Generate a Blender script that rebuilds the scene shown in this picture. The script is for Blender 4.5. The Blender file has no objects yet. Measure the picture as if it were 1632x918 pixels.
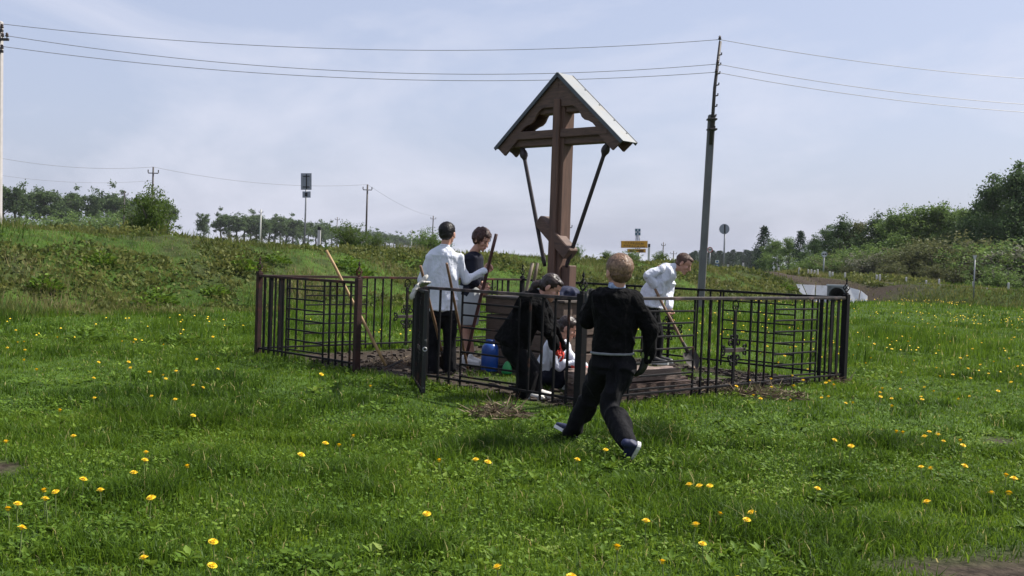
import bpy, math, random
import numpy as np
from mathutils import Vector, Matrix

random.seed(7)
RNG = np.random.default_rng(11)
sc = bpy.context.scene
COL = sc.collection

# ------------------------------------------------------------------ camera
F, CH = 1700.0, 1.35                      # focal length in photo pixels, eye height
PITCH, ROLL = math.atan(51 / F), math.radians(2.0)
_f = np.array([0, math.cos(PITCH), -math.sin(PITCH)])
_u0 = np.array([0, math.sin(PITCH), math.cos(PITCH)])
_x0 = np.array([1.0, 0, 0])
_r = math.cos(ROLL) * _x0 + math.sin(ROLL) * _u0
_u = -math.sin(ROLL) * _x0 + math.cos(ROLL) * _u0
CAMLOC = np.array([0, 0, CH])
cam = bpy.data.objects.new('camera', bpy.data.cameras.new('camera'))
COL.objects.link(cam)
cam.data.sensor_width = 36.0
cam.data.lens = 36.0 * F / 1632.0
cam.data.clip_start = 0.05
cam.data.clip_end = 12000
m = Matrix.Identity(4)
for i in range(3):
    m[i][0], m[i][1], m[i][2], m[i][3] = _r[i], _u[i], -_f[i], CAMLOC[i]
cam.matrix_world = m
sc.camera = cam

def ray(px, py):
    return _f + _r * (px - 816) / F + _u * (459 - py) / F
def G(px, py, z=0.0):                     # a place on the level z
    d = ray(px, py); return CAMLOC + d * ((z - CH) / d[2])
def P(px, py, Y):                         # a place at the distance Y
    d = ray(px, py); return CAMLOC + d * (Y / d[1])

# ------------------------------------------------------------------ light
SUN = np.array([0.60, 0.20, 0.775]); SUN = SUN / np.linalg.norm(SUN)
elev = math.asin(SUN[2])
w = bpy.data.worlds.new('World'); sc.world = w; w.use_nodes = True
nt = w.node_tree; nt.nodes.clear()
def N(t, **k):
    n = nt.nodes.new(t)
    for a, b in k.items(): setattr(n, a, b)
    return n
sky = N('ShaderNodeTexSky', sky_type='NISHITA', sun_disc=False)
sky.sun_elevation = elev
sky.sun_rotation = math.atan2(SUN[0], SUN[1])
sky.air_density = 1.0; sky.dust_density = 3.0; sky.ozone_density = 1.6; sky.altitude = 150
tc = N('ShaderNodeTexCoord')
mp = N('ShaderNodeMapping'); mp.inputs['Scale'].default_value = (1.6, 1.6, 4.2); mp.inputs['Location'].default_value = (2.3, .4, .7)
cl = N('ShaderNodeTexNoise'); cl.inputs['Scale'].default_value = 1.7; cl.inputs['Detail'].default_value = 7; cl.inputs['Roughness'].default_value = 0.58; cl.inputs['Distortion'].default_value = 0.5
cr = N('ShaderNodeValToRGB'); cr.color_ramp.elements[0].position = 0.47; cr.color_ramp.elements[1].position = 0.78
mul = N('ShaderNodeMath', operation='MULTIPLY'); mul.inputs[1].default_value = 0.85
veil = N('ShaderNodeMixRGB'); veil.inputs[0].default_value = 0.62; veil.inputs[2].default_value = (4.55, 4.95, 6.55, 1)
mixc = N('ShaderNodeMixRGB'); mixc.inputs[2].default_value = (6.1, 6.2, 7.1, 1)
bg = N('ShaderNodeBackground'); bg.inputs['Strength'].default_value = 0.092
out = N('ShaderNodeOutputWorld')
L = nt.links.new
L(tc.outputs['Generated'], mp.inputs['Vector']); L(mp.outputs[0], cl.inputs['Vector'])
L(cl.outputs['Fac'], cr.inputs[0]); L(cr.outputs[0], mul.inputs[0]); L(mul.outputs[0], mixc.inputs[0])
L(sky.outputs[0], veil.inputs[1]); L(veil.outputs[0], mixc.inputs[1]); L(mixc.outputs[0], bg.inputs['Color']); L(bg.outputs[0], out.inputs['Surface'])
sun = bpy.data.lights.new('sun', 'SUN'); sun.energy = 5.0; sun.angle = math.radians(0.6); sun.color = (1, 0.95, 0.87)
so = bpy.data.objects.new('sun', sun); COL.objects.link(so)
so.rotation_euler = Vector(SUN).to_track_quat('Z', 'Y').to_euler()
sc.view_settings.view_transform = 'Standard'; sc.view_settings.look = 'None'
sc.view_settings.exposure = 0.58; sc.view_settings.gamma = 1.0
sc.cycles.max_bounces = 6; sc.cycles.transparent_max_bounces = 8
sc.cycles.use_adaptive_sampling = True

HAZE = .00012
# ------------------------------------------------------------------ noise
def _h(ix, iy, iz):
    n = (ix * 374761393 + iy * 668265263 + iz * 1274126177) & 0xffffffff
    n = ((n ^ (n >> 13)) * 1274126177) & 0xffffffff
    return ((n ^ (n >> 16)) & 0xffff) / 65535.0
def vnoise(p):                            # p (N,3) -> 0..1
    p = np.asarray(p, float); i = np.floor(p).astype(np.int64); f = p - i; f = f * f * (3 - 2 * f)
    r = 0
    for dx in (0, 1):
        for dy in (0, 1):
            for dz in (0, 1):
                wgt = (f[:, 0] if dx else 1 - f[:, 0]) * (f[:, 1] if dy else 1 - f[:, 1]) * (f[:, 2] if dz else 1 - f[:, 2])
                r = r + wgt * _h(i[:, 0] + dx, i[:, 1] + dy, i[:, 2] + dz)
    return r
def n2(x, y, s, seed=0):
    x = np.asarray(x, float); y = np.asarray(y, float)
    return vnoise(np.stack([x.ravel() * s, y.ravel() * s, np.full(x.size, seed * 7.31)], 1)).reshape(x.shape)
def sstep(a, b, x):
    t = np.clip((x - a) / (b - a), 0, 1); return t * t * (3 - 2 * t)

# ------------------------------------------------------------------ materials
MATS = {}
def mat(name, c1, c2=None, rough=0.7, scale=8.0, stretch=(1, 1, 1), bump=0.0, bscale=None, bdist=.01, metallic=0.0, spec=0.4, spots=None, detail=5):
    if name in MATS: return MATS[name]
    M = bpy.data.materials.new(name); M.use_nodes = True
    t = M.node_tree; t.nodes.clear()
    o = t.nodes.new('ShaderNodeOutputMaterial'); b = t.nodes.new('ShaderNodeBsdfPrincipled')
    t.links.new(b.outputs[0], o.inputs['Surface'])
    b.inputs['Roughness'].default_value = rough; b.inputs['Metallic'].default_value = metallic
    b.inputs['Specular IOR Level'].default_value = spec
    tcn = t.nodes.new('ShaderNodeTexCoord'); mpn = t.nodes.new('ShaderNodeMapping'); mpn.inputs['Scale'].default_value = stretch
    t.links.new(tcn.outputs['Object'], mpn.inputs['Vector'])
    if c2 is None: c2 = tuple(x * 0.75 for x in c1)
    nz = t.nodes.new('ShaderNodeTexNoise'); nz.inputs['Scale'].default_value = scale; nz.inputs['Detail'].default_value = detail; nz.inputs['Roughness'].default_value = 0.62
    t.links.new(mpn.outputs[0], nz.inputs['Vector'])
    rp = t.nodes.new('ShaderNodeValToRGB'); rp.color_ramp.elements[0].position = 0.32; rp.color_ramp.elements[1].position = 0.68
    rp.color_ramp.elements[0].color = (*c2, 1); rp.color_ramp.elements[1].color = (*c1, 1)
    t.links.new(nz.outputs['Fac'], rp.inputs[0])
    last = rp.outputs[0]
    if spots:
        (c3, s3, lo, hi) = spots
        n3 = t.nodes.new('ShaderNodeTexNoise'); n3.inputs['Scale'].default_value = s3; n3.inputs['Detail'].default_value = 6
        t.links.new(mpn.outputs[0], n3.inputs['Vector'])
        mr = t.nodes.new('ShaderNodeMapRange'); mr.inputs[1].default_value = lo; mr.inputs[2].default_value = hi
        t.links.new(n3.outputs['Fac'], mr.inputs[0])
        mx = t.nodes.new('ShaderNodeMixRGB'); mx.inputs[2].default_value = (*c3, 1)
        t.links.new(mr.outputs[0], mx.inputs[0]); t.links.new(last, mx.inputs[1]); last = mx.outputs[0]
    t.links.new(last, b.inputs['Base Color'])
    if bump:
        nb = t.nodes.new('ShaderNodeTexNoise'); nb.inputs['Scale'].default_value = bscale or scale * 3; nb.inputs['Detail'].default_value = 4
        t.links.new(mpn.outputs[0], nb.inputs['Vector'])
        bp = t.nodes.new('ShaderNodeBump'); bp.inputs['Strength'].default_value = bump; bp.inputs['Distance'].default_value = bdist
        t.links.new(nb.outputs['Fac'], bp.inputs['Height']); t.links.new(bp.outputs[0], b.inputs['Normal'])
    MATS[name] = M
    return M
def leafmat(name, stops, transl=0.35, rough=0.6):
    """leaf colour by each leaf's own random value"""
    M = bpy.data.materials.new(name); M.use_nodes = True
    t = M.node_tree; t.nodes.clear()
    o = t.nodes.new('ShaderNodeOutputMaterial')
    at = t.nodes.new('ShaderNodeAttribute'); at.attribute_name = 'rnd'
    rp = t.nodes.new('ShaderNodeValToRGB'); cr_ = rp.color_ramp
    cr_.elements[0].position, cr_.elements[0].color = stops[0][0], (*stops[0][1], 1)
    cr_.elements[1].position, cr_.elements[1].color = stops[-1][0], (*stops[-1][1], 1)
    for p, c in stops[1:-1]:
        e = cr_.elements.new(p); e.color = (*c, 1)
    t.links.new(at.outputs['Fac'], rp.inputs[0])
    b = t.nodes.new('ShaderNodeBsdfPrincipled'); b.inputs['Roughness'].default_value = rough; b.inputs['Specular IOR Level'].default_value = 0.14
    tr = t.nodes.new('ShaderNodeBsdfTranslucent')
    hs = t.nodes.new('ShaderNodeHueSaturation'); hs.inputs['Value'].default_value = 1.25; hs.inputs['Hue'].default_value = 0.49
    mx = t.nodes.new('ShaderNodeMixShader'); mx.inputs[0].default_value = transl
    t.links.new(rp.outputs[0], b.inputs['Base Color']); t.links.new(rp.outputs[0], hs.inputs['Color']); t.links.new(hs.outputs[0], tr.inputs['Color'])
    t.links.new(b.outputs[0], mx.inputs[1]); t.links.new(tr.outputs[0], mx.inputs[2]); t.links.new(mx.outputs[0], o.inputs['Surface'])
    return M

# ------------------------------------------------------------------ mesh tools
LOCS = {}
def tag(o, label=None, cat=None, group=None, kind=None):
    if label: o['label'] = label
    if cat: o['category'] = cat
    if group: o['group'] = group
    if kind: o['kind'] = kind
    return o
def thing(name, label, cat, loc, group=None):
    o = bpy.data.objects.new(name, None); COL.objects.link(o); o.location = Vector([float(c) for c in loc]); o.empty_display_size = 0.1
    LOCS[o.name] = np.array(loc, float)
    return tag(o, label, cat, group)
def mk(name, v, f, material, parent=None, smooth=False, world=True, origin=None):
    """one mesh object; world coordinates are made local to the parent thing (or to origin)"""
    v = np.asarray(v, float)
    base = np.zeros(3)
    if parent is not None and world:
        p = parent
        while p.parent is not None: p = p.parent
        base = LOCS.get(p.name, np.array(p.location))
    elif origin is not None: base = np.asarray(origin, float)
    me = bpy.data.meshes.new(name); me.from_pydata((v - base).tolist(), [], [tuple(int(i) for i in q) for q in f])
    me.materials.append(material)
    if smooth:
        me.polygons.foreach_set('use_smooth', [True] * len(me.polygons))
    me.update()
    o = bpy.data.objects.new(name, me); COL.objects.link(o)
    if parent is not None: o.parent = parent
    elif origin is not None: o.location = Vector(base.tolist()); LOCS[o.name] = base
    return o
def mk_tri(name, v, tri, material, rnd=None, smooth=False):
    """a large triangle mesh straight from arrays"""
    me = bpy.data.meshes.new(name)
    v = np.ascontiguousarray(v, np.float32); tri = np.ascontiguousarray(tri, np.int32)
    me.vertices.add(len(v)); me.vertices.foreach_set('co', v.ravel())
    me.loops.add(tri.size); me.loops.foreach_set('vertex_index', tri.ravel())
    me.polygons.add(len(tri)); me.polygons.foreach_set('loop_start', np.arange(0, tri.size, 3, dtype=np.int32))
    if smooth: me.polygons.foreach_set('use_smooth', np.ones(len(tri), bool))
    if rnd is not None:
        a = me.attributes.new('rnd', 'FLOAT', 'POINT'); a.data.foreach_set('value', np.ascontiguousarray(rnd, np.float32))
    me.materials.append(material); me.update(calc_edges=True)
    return me
class MB:
    def __init__(s): s.v = []; s.f = []
    def add(s, v, f):
        o = len(s.v); s.v += [tuple(map(float, q)) for q in v]; s.f += [tuple(i + o for i in q) for q in f]; return s
    def obj(s, name, material, parent=None, **k): return mk(name, s.v, s.f, material, parent, **k)
def nrm(a):
    a = np.asarray(a, float); return a / (np.linalg.norm(a) + 1e-12)
def frame(d, up=(0, 0, 1)):
    d = nrm(d); s = np.cross(d, np.asarray(up, float))
    if np.linalg.norm(s) < 1e-4: s = np.cross(d, (1, 0, 0))
    s = nrm(s); return d, s, np.cross(s, d)
def beam(p0, p1, wd, ht, up=(0, 0, 1), ch=0.006):
    """a beam with chamfered edges; wd across, ht along up"""
    p0 = np.asarray(p0, float); p1 = np.asarray(p1, float)
    d, s, u = frame(p1 - p0, up); a, b = wd / 2, ht / 2; c = min(ch, a * .45, b * .45)
    sec = [(-a + c, -b), (a - c, -b), (a, -b + c), (a, b - c), (a - c, b), (-a + c, b), (-a, b - c), (-a, -b + c)]
    v = []
    Lh = np.linalg.norm(p1 - p0); e = min(c, Lh * .2)
    for q, k in ((p0, .0), (p0 + d * e, 1), (p1 - d * e, 1), (p1, .0)):
        for x, y in sec:
            if not k: x, y = x * (1 - c / a), y * (1 - c / b)
            v.append(q + s * x + u * y)
    f = [tuple(range(7, -1, -1)), tuple(range(24, 32))]
    for k in range(3):
        for i in range(8):
            j = (i + 1) % 8; f.append((k * 8 + i, k * 8 + j, k * 8 + 8 + j, k * 8 + 8 + i))
    return v, f
def tube(pts, r, n=8):
    pts = [np.asarray(p, float) for p in pts]; m_ = len(pts)
    r = [r] * m_ if np.isscalar(r) else r
    v = []; f = []; prev = None
    for i, p in enumerate(pts):
        d = nrm(pts[min(i + 1, m_ - 1)] - pts[max(i - 1, 0)])
        if prev is None: _, s, u = frame(d)
        else:
            s = nrm(prev - d * (prev @ d)); u = np.cross(s, d)
        prev = s
        for k in range(n):
            a = 2 * math.pi * k / n; v.append(p + r[i] * (math.cos(a) * s + math.sin(a) * u))
    for i in range(m_ - 1):
        for k in range(n):
            l = (k + 1) % n; f.append((i * n + k, i * n + l, i * n + n + l, i * n + n + k))
    f.append(tuple(range(n - 1, -1, -1))); f.append(tuple(range((m_ - 1) * n, m_ * n)))
    return v, f
def lathe(c, prof, n=16, axis=(0, 0, 1)):
    c = np.asarray(c, float)
    d, s, u = frame(axis, (0, 1, 0) if abs(axis[2]) > .9 else (0, 0, 1)); v = []; f = []
    for (r_, z) in prof:
        for k in range(n):
            a = 2 * math.pi * k / n; v.append(c + d * z + r_ * (math.cos(a) * s + math.sin(a) * u))
    for i in range(len(prof) - 1):
        for k in range(n):
            l = (k + 1) % n; f.append((i * n + k, i * n + l, i * n + n + l, i * n + n + k))
    f.append(tuple(range(n - 1, -1, -1))); f.append(tuple(range((len(prof) - 1) * n, len(prof) * n)))
    return v, f
def prism(pts, off):
    """outline (list of 3-D points) pushed along off"""
    pts = [np.asarray(p, float) for p in pts]; n = len(pts); off = np.asarray(off, float)
    v = pts + [p + off for p in pts]
    f = [tuple(range(n - 1, -1, -1)), tuple(range(n, 2 * n))] + [(i, (i + 1) % n, n + (i + 1) % n, n + i) for i in range(n)]
    return v, f

# ------------------------------------------------------------------ the lie of the land
EB0 = np.array([-12.3, 21.1]); ED = np.array([0.626, 0.780]); EN = np.array([-0.780, 0.626])   # embankment crest: start, along, towards the road
SB0 = np.array([14.5, 54.0]); SD = nrm([0.722, -0.692]); SN = np.array([0.692, 0.722])         # side road edge
RUN = 4.0
A_ = G(922, 655)[:2]; FD = nrm([0.731, 0.682]); FL = nrm([-.702, .712])                # fence corner and its two directions
LR, LL = 4.49, 5.35
B_ = A_ + FD * LR; C_ = A_ + FL * LL; E_ = B_ + FL * LL
CC = np.array(P(890, 410, 12.95)[:2])
CUL = np.array(P(1333, 484, 47.0)[:2]); CULN = np.array([-.451, -.892])
def tq(x, y):
    dx, dy = x - EB0[0], y - EB0[1]
    return dx * ED[0] + dy * ED[1], dx * EN[0] + dy * EN[1]
def crest(t): return np.interp(t, [-40, 0, 2.2, 8.7, 16, 27, 38, 44, 60, 120], [1.85, 1.62, 1.55, 1.40, 1.36, 1.17, 1.03, .88, .7, .5])
def inside(x, y):
    dx, dy = x - A_[0], y - A_[1]
    return dx * FD[0] + dy * FD[1], dx * FL[0] + dy * FL[1]
def hgt(x, y):
    x = np.asarray(x, float); y = np.asarray(y, float)
    b = 0.05 * (n2(x, y, .55, 1) - .5) + 0.03 * (n2(x, y, 1.7, 2) - .5)
    a, c = inside(x, y)
    inn = sstep(-1.2, .4, a) * sstep(LR + 1.2, LR - .4, a) * sstep(-1.2, .4, c) * sstep(LL + 1.2, LL - .4, c)
    b = b * (1 - .9 * inn)
    t, q = tq(x, y)
    bump = 0.22 * (n2(x, y, .45, 3) - .5) + 0.14 * (n2(x, y, 1.3, 4) - .5)
    prof = sstep(-RUN - .6, .5, q) * sstep(34, 24, q)
    e = crest(t) * (.55 * prof + .45 * np.sqrt(prof + 1e-9) * prof) + bump * sstep(-RUN, -RUN + 1.2, q) * sstep(4.5, 2.5, q)
    ditch = -.34 * np.exp(-((q + RUN + .3) / 1.1) ** 2) * sstep(22, 30, t) * sstep(46, 40, t)
    s = (x - SB0[0]) * SD[0] + (y - SB0[1]) * SD[1]; k = (x - SB0[0]) * SN[0] + (y - SB0[1]) * SN[1]
    sz = np.interp(s, [-30, 0, 3, 8, 11, 16, 40], [.74, .74, .68, .53, .47, .36, .24])
    sd = (sz + .10 * np.exp(-(k / .5) ** 2)) * sstep(-2.8, .0, k) * sstep(14, 8, k) * sstep(-12, -8, s) + .12 * (n2(x, y, .8, 5) - .5) * sstep(-4, -3, k) * sstep(0, -.6, k) * sstep(-6, -2, s)
    far = sstep(60, 140, np.hypot(x, y)) * -.4
    un, ul = (x - CUL[0]) * CULN[0] + (y - CUL[1]) * CULN[1], (x - CUL[0]) * -CULN[1] + (y - CUL[1]) * CULN[0]
    sd = np.where(un > -.25, sd * (1 - sstep(2.3, 1.5, np.abs(ul + .2)) * sstep(-.25, .2, un)), sd); e = np.where(un > -.25, e * (1 - .9 * sstep(2.6, 1.6, np.abs(ul)) * sstep(-.25, .2, un) * sstep(4, 2, un)), e)
    ditch = ditch - .20 * np.exp(-(ul / 1.6) ** 2) * sstep(-.6, .2, un) * sstep(9, 2, un) - .26 * sstep(-5.8, -3.4, k) * sstep(-2.0, -3.2, k) * sstep(-3, 1, s) * sstep(22, 12, s)
    return b + np.maximum(e, sd) + ditch + far

def axis_pts(parts):
    o = []
    for a, b, n in parts: o += list(np.linspace(a, b, n, endpoint=False))
    return np.array(o + [parts[-1][1]])
gx = axis_pts([(-6000, -900, 8), (-900, -120, 14), (-120, -32, 22), (-32, -14, 50), (-14, 28, 175), (28, 44, 30), (44, 160, 24), (160, 900, 12), (900, 6000, 8)])
gy = axis_pts([(-60, -2, 12), (-2, 62, 270), (62, 130, 40), (130, 900, 26), (900, 8000, 12)])
GX, GY = np.meshgrid(gx, gy)
GZ = hgt(GX, GY)
gv = np.stack([GX, GY, GZ], -1).reshape(-1, 3)
nx, ny = len(gx), len(gy)
ii = (np.arange(ny - 1)[:, None] * nx + np.arange(nx - 1)[None]).ravel()
tri = np.concatenate([np.stack([ii, ii + 1, ii + nx + 1], 1), np.stack([ii, ii + nx + 1, ii + nx], 1)])

def ground_material():
    M = bpy.data.materials.new('meadow_ground'); M.use_nodes = True
    t = M.node_tree; t.nodes.clear(); ln = t.links.new
    o = t.nodes.new('ShaderNodeOutputMaterial'); b = t.nodes.new('ShaderNodeBsdfPrincipled'); ln(b.outputs[0], o.inputs['Surface'])
    b.inputs['Roughness'].default_value = .95; b.inputs['Specular IOR Level'].default_value = .1
    g = t.nodes.new('ShaderNodeTexCoord')
    def nz(s, d=6):
        n = t.nodes.new('ShaderNodeTexNoise'); n.inputs['Scale'].default_value = s; n.inputs['Detail'].default_value = d; ln(g.outputs['Object'], n.inputs['Vector']); return n
    def ramp(n, a, ca, b_, cb):
        r = t.nodes.new('ShaderNodeValToRGB'); r.color_ramp.elements[0].position = a; r.color_ramp.elements[0].color = (*ca, 1)
        r.color_ramp.elements[1].position = b_; r.color_ramp.elements[1].color = (*cb, 1); ln(n.outputs['Fac'], r.inputs[0]); return r
    r1 = ramp(nz(3.5), .35, (.026, .052, .010), .7, (.070, .130, .022))
    r2 = ramp(nz(.35), .35, (.7, .7, .7), .7, (1.15, 1.1, 1))
    m1 = t.nodes.new('ShaderNodeMixRGB'); m1.blend_type = 'MULTIPLY'; m1.inputs[0].default_value = 1
    ln(r1.outputs[0], m1.inputs[1]); ln(r2.outputs[0], m1.inputs[2])
    soil = ramp(nz(14), .3, (.020, .015, .011), .75, (.075, .058, .043))
    at = t.nodes.new('ShaderNodeAttribute'); at.attribute_name = 'rnd'
    m2 = t.nodes.new('ShaderNodeMixRGB'); ln(at.outputs['Fac'], m2.inputs[0]); ln(m1.outputs[0], m2.inputs[1]); ln(soil.outputs[0], m2.inputs[2])
    ln(m2.outputs[0], b.inputs['Base Color'])
    bp = t.nodes.new('ShaderNodeBump'); bp.inputs['Strength'].default_value = .8; bp.inputs['Distance'].default_value = .04
    ln(nz(22).outputs['Fac'], bp.inputs['Height']); ln(bp.outputs[0], b.inputs['Normal'])
    return M
def bare(x, y):
    """where the sward is broken and bare soil shows"""
    x = np.asarray(x, float); y = np.asarray(y, float)
    a, c = inside(x, y)
    e = np.minimum(np.minimum(a, LR - a), np.minimum(c, LL - c))
    inn = sstep(-.10, .12, e + .22 * (n2(x, y, 2.2, 9) - .5)) * (1 - sstep(.4, .7, n2(x, y, .8, 10)) * .75 * sstep(.5, 1.0, e))
    g = G(1640, 925); d = np.hypot((x - g[0]) / .80, (y - g[1]) / .62) + .6 * (n2(x, y, 3, 12) - .5)
    track = sstep(1.1, .55, d)
    g = G(1590, 700); track = np.maximum(track, sstep(1.1, .4, np.hypot((x - g[0]) / .17, (y - g[1]) / .28)))
    g = G(0, 750); track = np.maximum(track, sstep(1.1, .5, np.hypot((x - g[0] + .1) / .30, (y - g[1]) / .30)))
    t, q = tq(x, y)
    slope = sstep(.60, .74, n2(x, y, .33, 14) + .25 * (n2(x, y, 1.6, 15) - .5)) * sstep(-RUN + .8, -RUN + 2, q) * sstep(3, 1, q)
    g = np.array(P(20, 430, 21)); slope = np.maximum(slope, sstep(1.2, .5, np.hypot((x - g[0]) / 1.0, (y - g[1]) / .9)))
    ks = (x - SB0[0]) * SN[0] + (y - SB0[1]) * SN[1]; al = (x - SB0[0]) * SD[0] + (y - SB0[1]) * SD[1]
    far = sstep(-3.2, -2.2, ks) * sstep(.3, -.3, ks) * sstep(-5, -3, al) * (sstep(9, 3, al) * .9 + .45 * n2(x, y, .9, 17) * sstep(25, 15, al))
    return np.maximum(np.maximum(inn, track), np.maximum(slope * .45, far))
BARE = bare(GX, GY).ravel()
ground = bpy.data.objects.new('ground', mk_tri('ground', gv, tri, ground_material(), BARE, True)); COL.objects.link(ground)
tag(ground, kind='structure')

# side road and main road
def ribbon(name, pts_l, pts_r, material, lift=.012):
    v = []; f = []
    for a, b in zip(pts_l, pts_r):
        for k in np.linspace(0, 1, 7):
            p = a * (1 - k) + b * k; v.append((p[0], p[1], float(hgt(p[0], p[1])) + lift))
    for i in range(len(pts_l) - 1):
        for k in range(6):
            o = i * 7 + k; f.append((o, o + 1, o + 8, o + 7))
    return tag(mk(name, v, f, material, smooth=True), kind='structure')
asphalt = mat('asphalt', (.075, .073, .07), (.05, .049, .048), rough=1.0, spec=.05, scale=5, bump=.3, bscale=60)
ss = np.linspace(-4, 40, 60)
ribbon('side_road', [SB0 + SD * s + SN * .9 for s in ss], [SB0 + SD * s + SN * 6.4 for s in ss], asphalt, .03)
ts = np.linspace(-40, 130, 90)
ribbon('main_road', [EB0 + ED * t + EN * 5 for t in ts], [EB0 + ED * t + EN * 12 for t in ts], asphalt, .03)

# ------------------------------------------------------------------ the roofed cross
CA = nrm([0.731, -0.682, 0]); CN = nrm([-0.682, -0.731, 0]); CZ = np.array([0, 0, 1.0])
CO = np.array([CC[0], CC[1], 0.0])
def X(a, n, z): return CO + CA * a + CN * n + CZ * z
wood_z = mat('brown_stained_timber_upright', (.150, .083, .058), (.075, .043, .032), rough=.7, scale=9, stretch=(3, 3, .25), bump=.35, bscale=30)
wood_a = mat('brown_stained_timber_level', (.135, .080, .058), (.070, .043, .033), rough=.7, scale=9, stretch=(.6, .6, 4), bump=.35, bscale=30)
iron_s = mat('dark_turned_strut_paint', (.035, .024, .026), (.02, .015, .017), rough=.5, scale=20)
zinc = mat('galvanised_roof_sheet', (.185, .195, .205), (.145, .155, .165), rough=.55, scale=3, metallic=.35, spots=((.17, .165, .155), 6, .5, .75))
cross = thing('memorial_cross', 'tall brown wooden memorial cross with a small gabled metal roof on a timber plinth', 'cross', CO)
def Xb(name, p0, p1, wd, ht, m_, up=None, par=None, ch=.008):
    v, f = beam(X(*p0), X(*p1), wd, ht, CN if up is None else up, ch); return mk(name, v, f, m_, par or cross)
PL = .86
post = Xb('post', (0, 0, PL), (0, 0, 3.44), .19, .19, wood_z)
Xb('post_facing', (0, .118, PL), (0, .118, 3.25), .10, .045, wood_z, par=post)
arm = Xb('main_arm', (-.80, 0, 2.80), (.80, 0, 2.80), .185, .15, wood_a)
for s in (-1, 1): Xb('arm_facing', (s * .052, .097, 2.84), (s * .775, .097, 2.84), .10, .045, wood_a, par=arm)
up_ = Xb('upper_arm', (-.34, 0, 3.17), (.34, 0, 3.17), .16, .14, wood_a)
for s in (-1, 1): Xb('arm_facing', (s * .052, .092, 3.20), (s * .33, .092, 3.20), .09, .045, wood_a, par=up_)
Xb('slanted_foot_bar', (-.245, .055, 1.80), (.245, .055, 1.39), .15, .17, wood_a, up=CN, ch=.012)
Xb('base_block', (.16, -.02, PL), (.16, -.02, 1.26), .12, .14, wood_z)
Xb('base_block', (-.16, -.02, PL), (-.16, -.02, 1.12), .12, .14, wood_z)
for s, at, ab in ((-1, -.66, -.17), (1, .70, .17)):
    p1, p0 = X(at, .0, 2.72), X(ab, .05, 1.24)
    st = mk('strut', *tube([p0, p0 * .97 + p1 * .03, p0 * .12 + p1 * .88, p1], [.020, .026, .024, .026], 10), iron_s, cross, smooth=True)
    d = nrm(p1 - p0)
    mk('strut_knob', *lathe(p1 - d * .16, [(.024, -.02), (.030, 0), (.048, .03), (.052, .06), (.044, .095), (.030, .12), (.036, .135), (.036, .155)], 12, d), iron_s, st, smooth=True)
# the little roof
HW, RZ, EZ, RD = .985, 3.555, 2.715, .115
slope_len = math.hypot(HW, RZ - EZ)
for s in (-1, 1):
    d2 = np.array([s * HW, EZ - RZ]) / slope_len; n2d = np.array([s * (RZ - EZ), HW]) / slope_len
    def R(k, o, n): return X(d2[0] * k + n2d[0] * o, n, RZ + d2[1] * k + n2d[1] * o)
    for n0, nm in ((RD - .03, 'gable_board'), (-RD, 'gable_board')):
        outl = [R(0.0, -.02, n0)]
        outl += [R(slope_len * 1.0, -.02, n0), R(slope_len - .03, -.17, n0)]
        for k in np.linspace(slope_len - .30, .34, 12):
            q = (k - .34) / (slope_len - .64); outl.append(R(k, -.165 + .055 * abs(math.sin(q * math.pi * 2.0)) - .03 * (1 - q), n0))
        zb = R(.34, -.19, n0); ctr = X(0, n0, RZ - .30)
        outl.append(ctr)
        mk(nm, *prism(outl, CN * .03), wood_a, cross)
    for k in range(7):
        k0, k1 = .02 + k * (slope_len - .03) / 7, .02 + (k + 1) * (slope_len - .03) / 7 - .008
        v, f = prism([R(k0, -.02, -RD + .03), R(k1, -.02, -RD + .03), R(k1, -.002, -RD + .03), R(k0, -.002, -RD + .03)], CN * (2 * RD - .06))
        mk('soffit_board', v, f, wood_a, cross)
    sh = mk('roof_sheet', *prism([R(-.004, .001, -RD - .025), R(slope_len + .03, .001, -RD - .025), R(slope_len + .03, .011, -RD - .025), R(-.004, .011, -RD - .025)], CN * (2 * RD + .05)), zinc, cross)
    for n0 in (RD + .019, -RD - .031):
        mk('edge_fold', *prism([R(-.004, -.028, n0), R(slope_len + .03, -.028, n0), R(slope_len + .03, .016, n0), R(-.004, .016, n0)], CN * .012), mat('dark_roof_edge', (.10, .11, .12), rough=.5, metallic=.5), sh)
    for k in (.3, .6, .9, 1.15):
        mk('screw_head', *lathe(R(k, .011, -RD + .01), [(.011, 0), (.011, .006), (.004, .010)], 8, nrm(X(n2d[0], 0, n2d[1]) - X(0, 0, 0))), zinc, sh)

# timber plinth below it, laid in courses
oldwood = [mat('weathered_plinth_timber_%d' % i, c, tuple(k * .6 for k in c), rough=.85, scale=7, stretch=(1, 1, 5), bump=.6, bscale=25) for i, c in enumerate([(.13, .092, .070), (.15, .108, .084), (.115, .082, .064)])]
plinth = thing('timber_plinth', 'square plinth of stacked brown timbers carrying the cross', 'plinth', CO)
PW = .60
for c in range(4):
    z = .05 + c * .20
    for k in range(2):
        for s in (-1, 1):
            jit = random.uniform(-.012, .012)
            if k == 0: p0, p1 = X(-PW - .02, s * (PW - .09), z + .095), X(PW + .02, s * (PW - .09), z + .095)
            else: p0, p1 = X(s * (PW - .09), -PW + .185, z + .095), X(s * (PW - .09), PW - .185, z + .095)
            off = (CN if k == 0 else CA) * jit
            mk('timber', *beam(p0 + off, p1 + off, .18, .185, CZ, .012), random.choice(oldwood), plinth)
for k in range(5):
    n0 = -PW - .03 + (k + .5) * (2 * PW + .06) / 5
    mk('top_board', *beam(X(-PW - .05, n0, PL - .012), X(PW + .05, n0, PL - .012), (2 * PW + .06) / 5 - .008, .03, CZ), mat('dark_plinth_board', (.07, .055, .045), (.045, .036, .03), rough=.8, scale=8, bump=.3), plinth)

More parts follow.
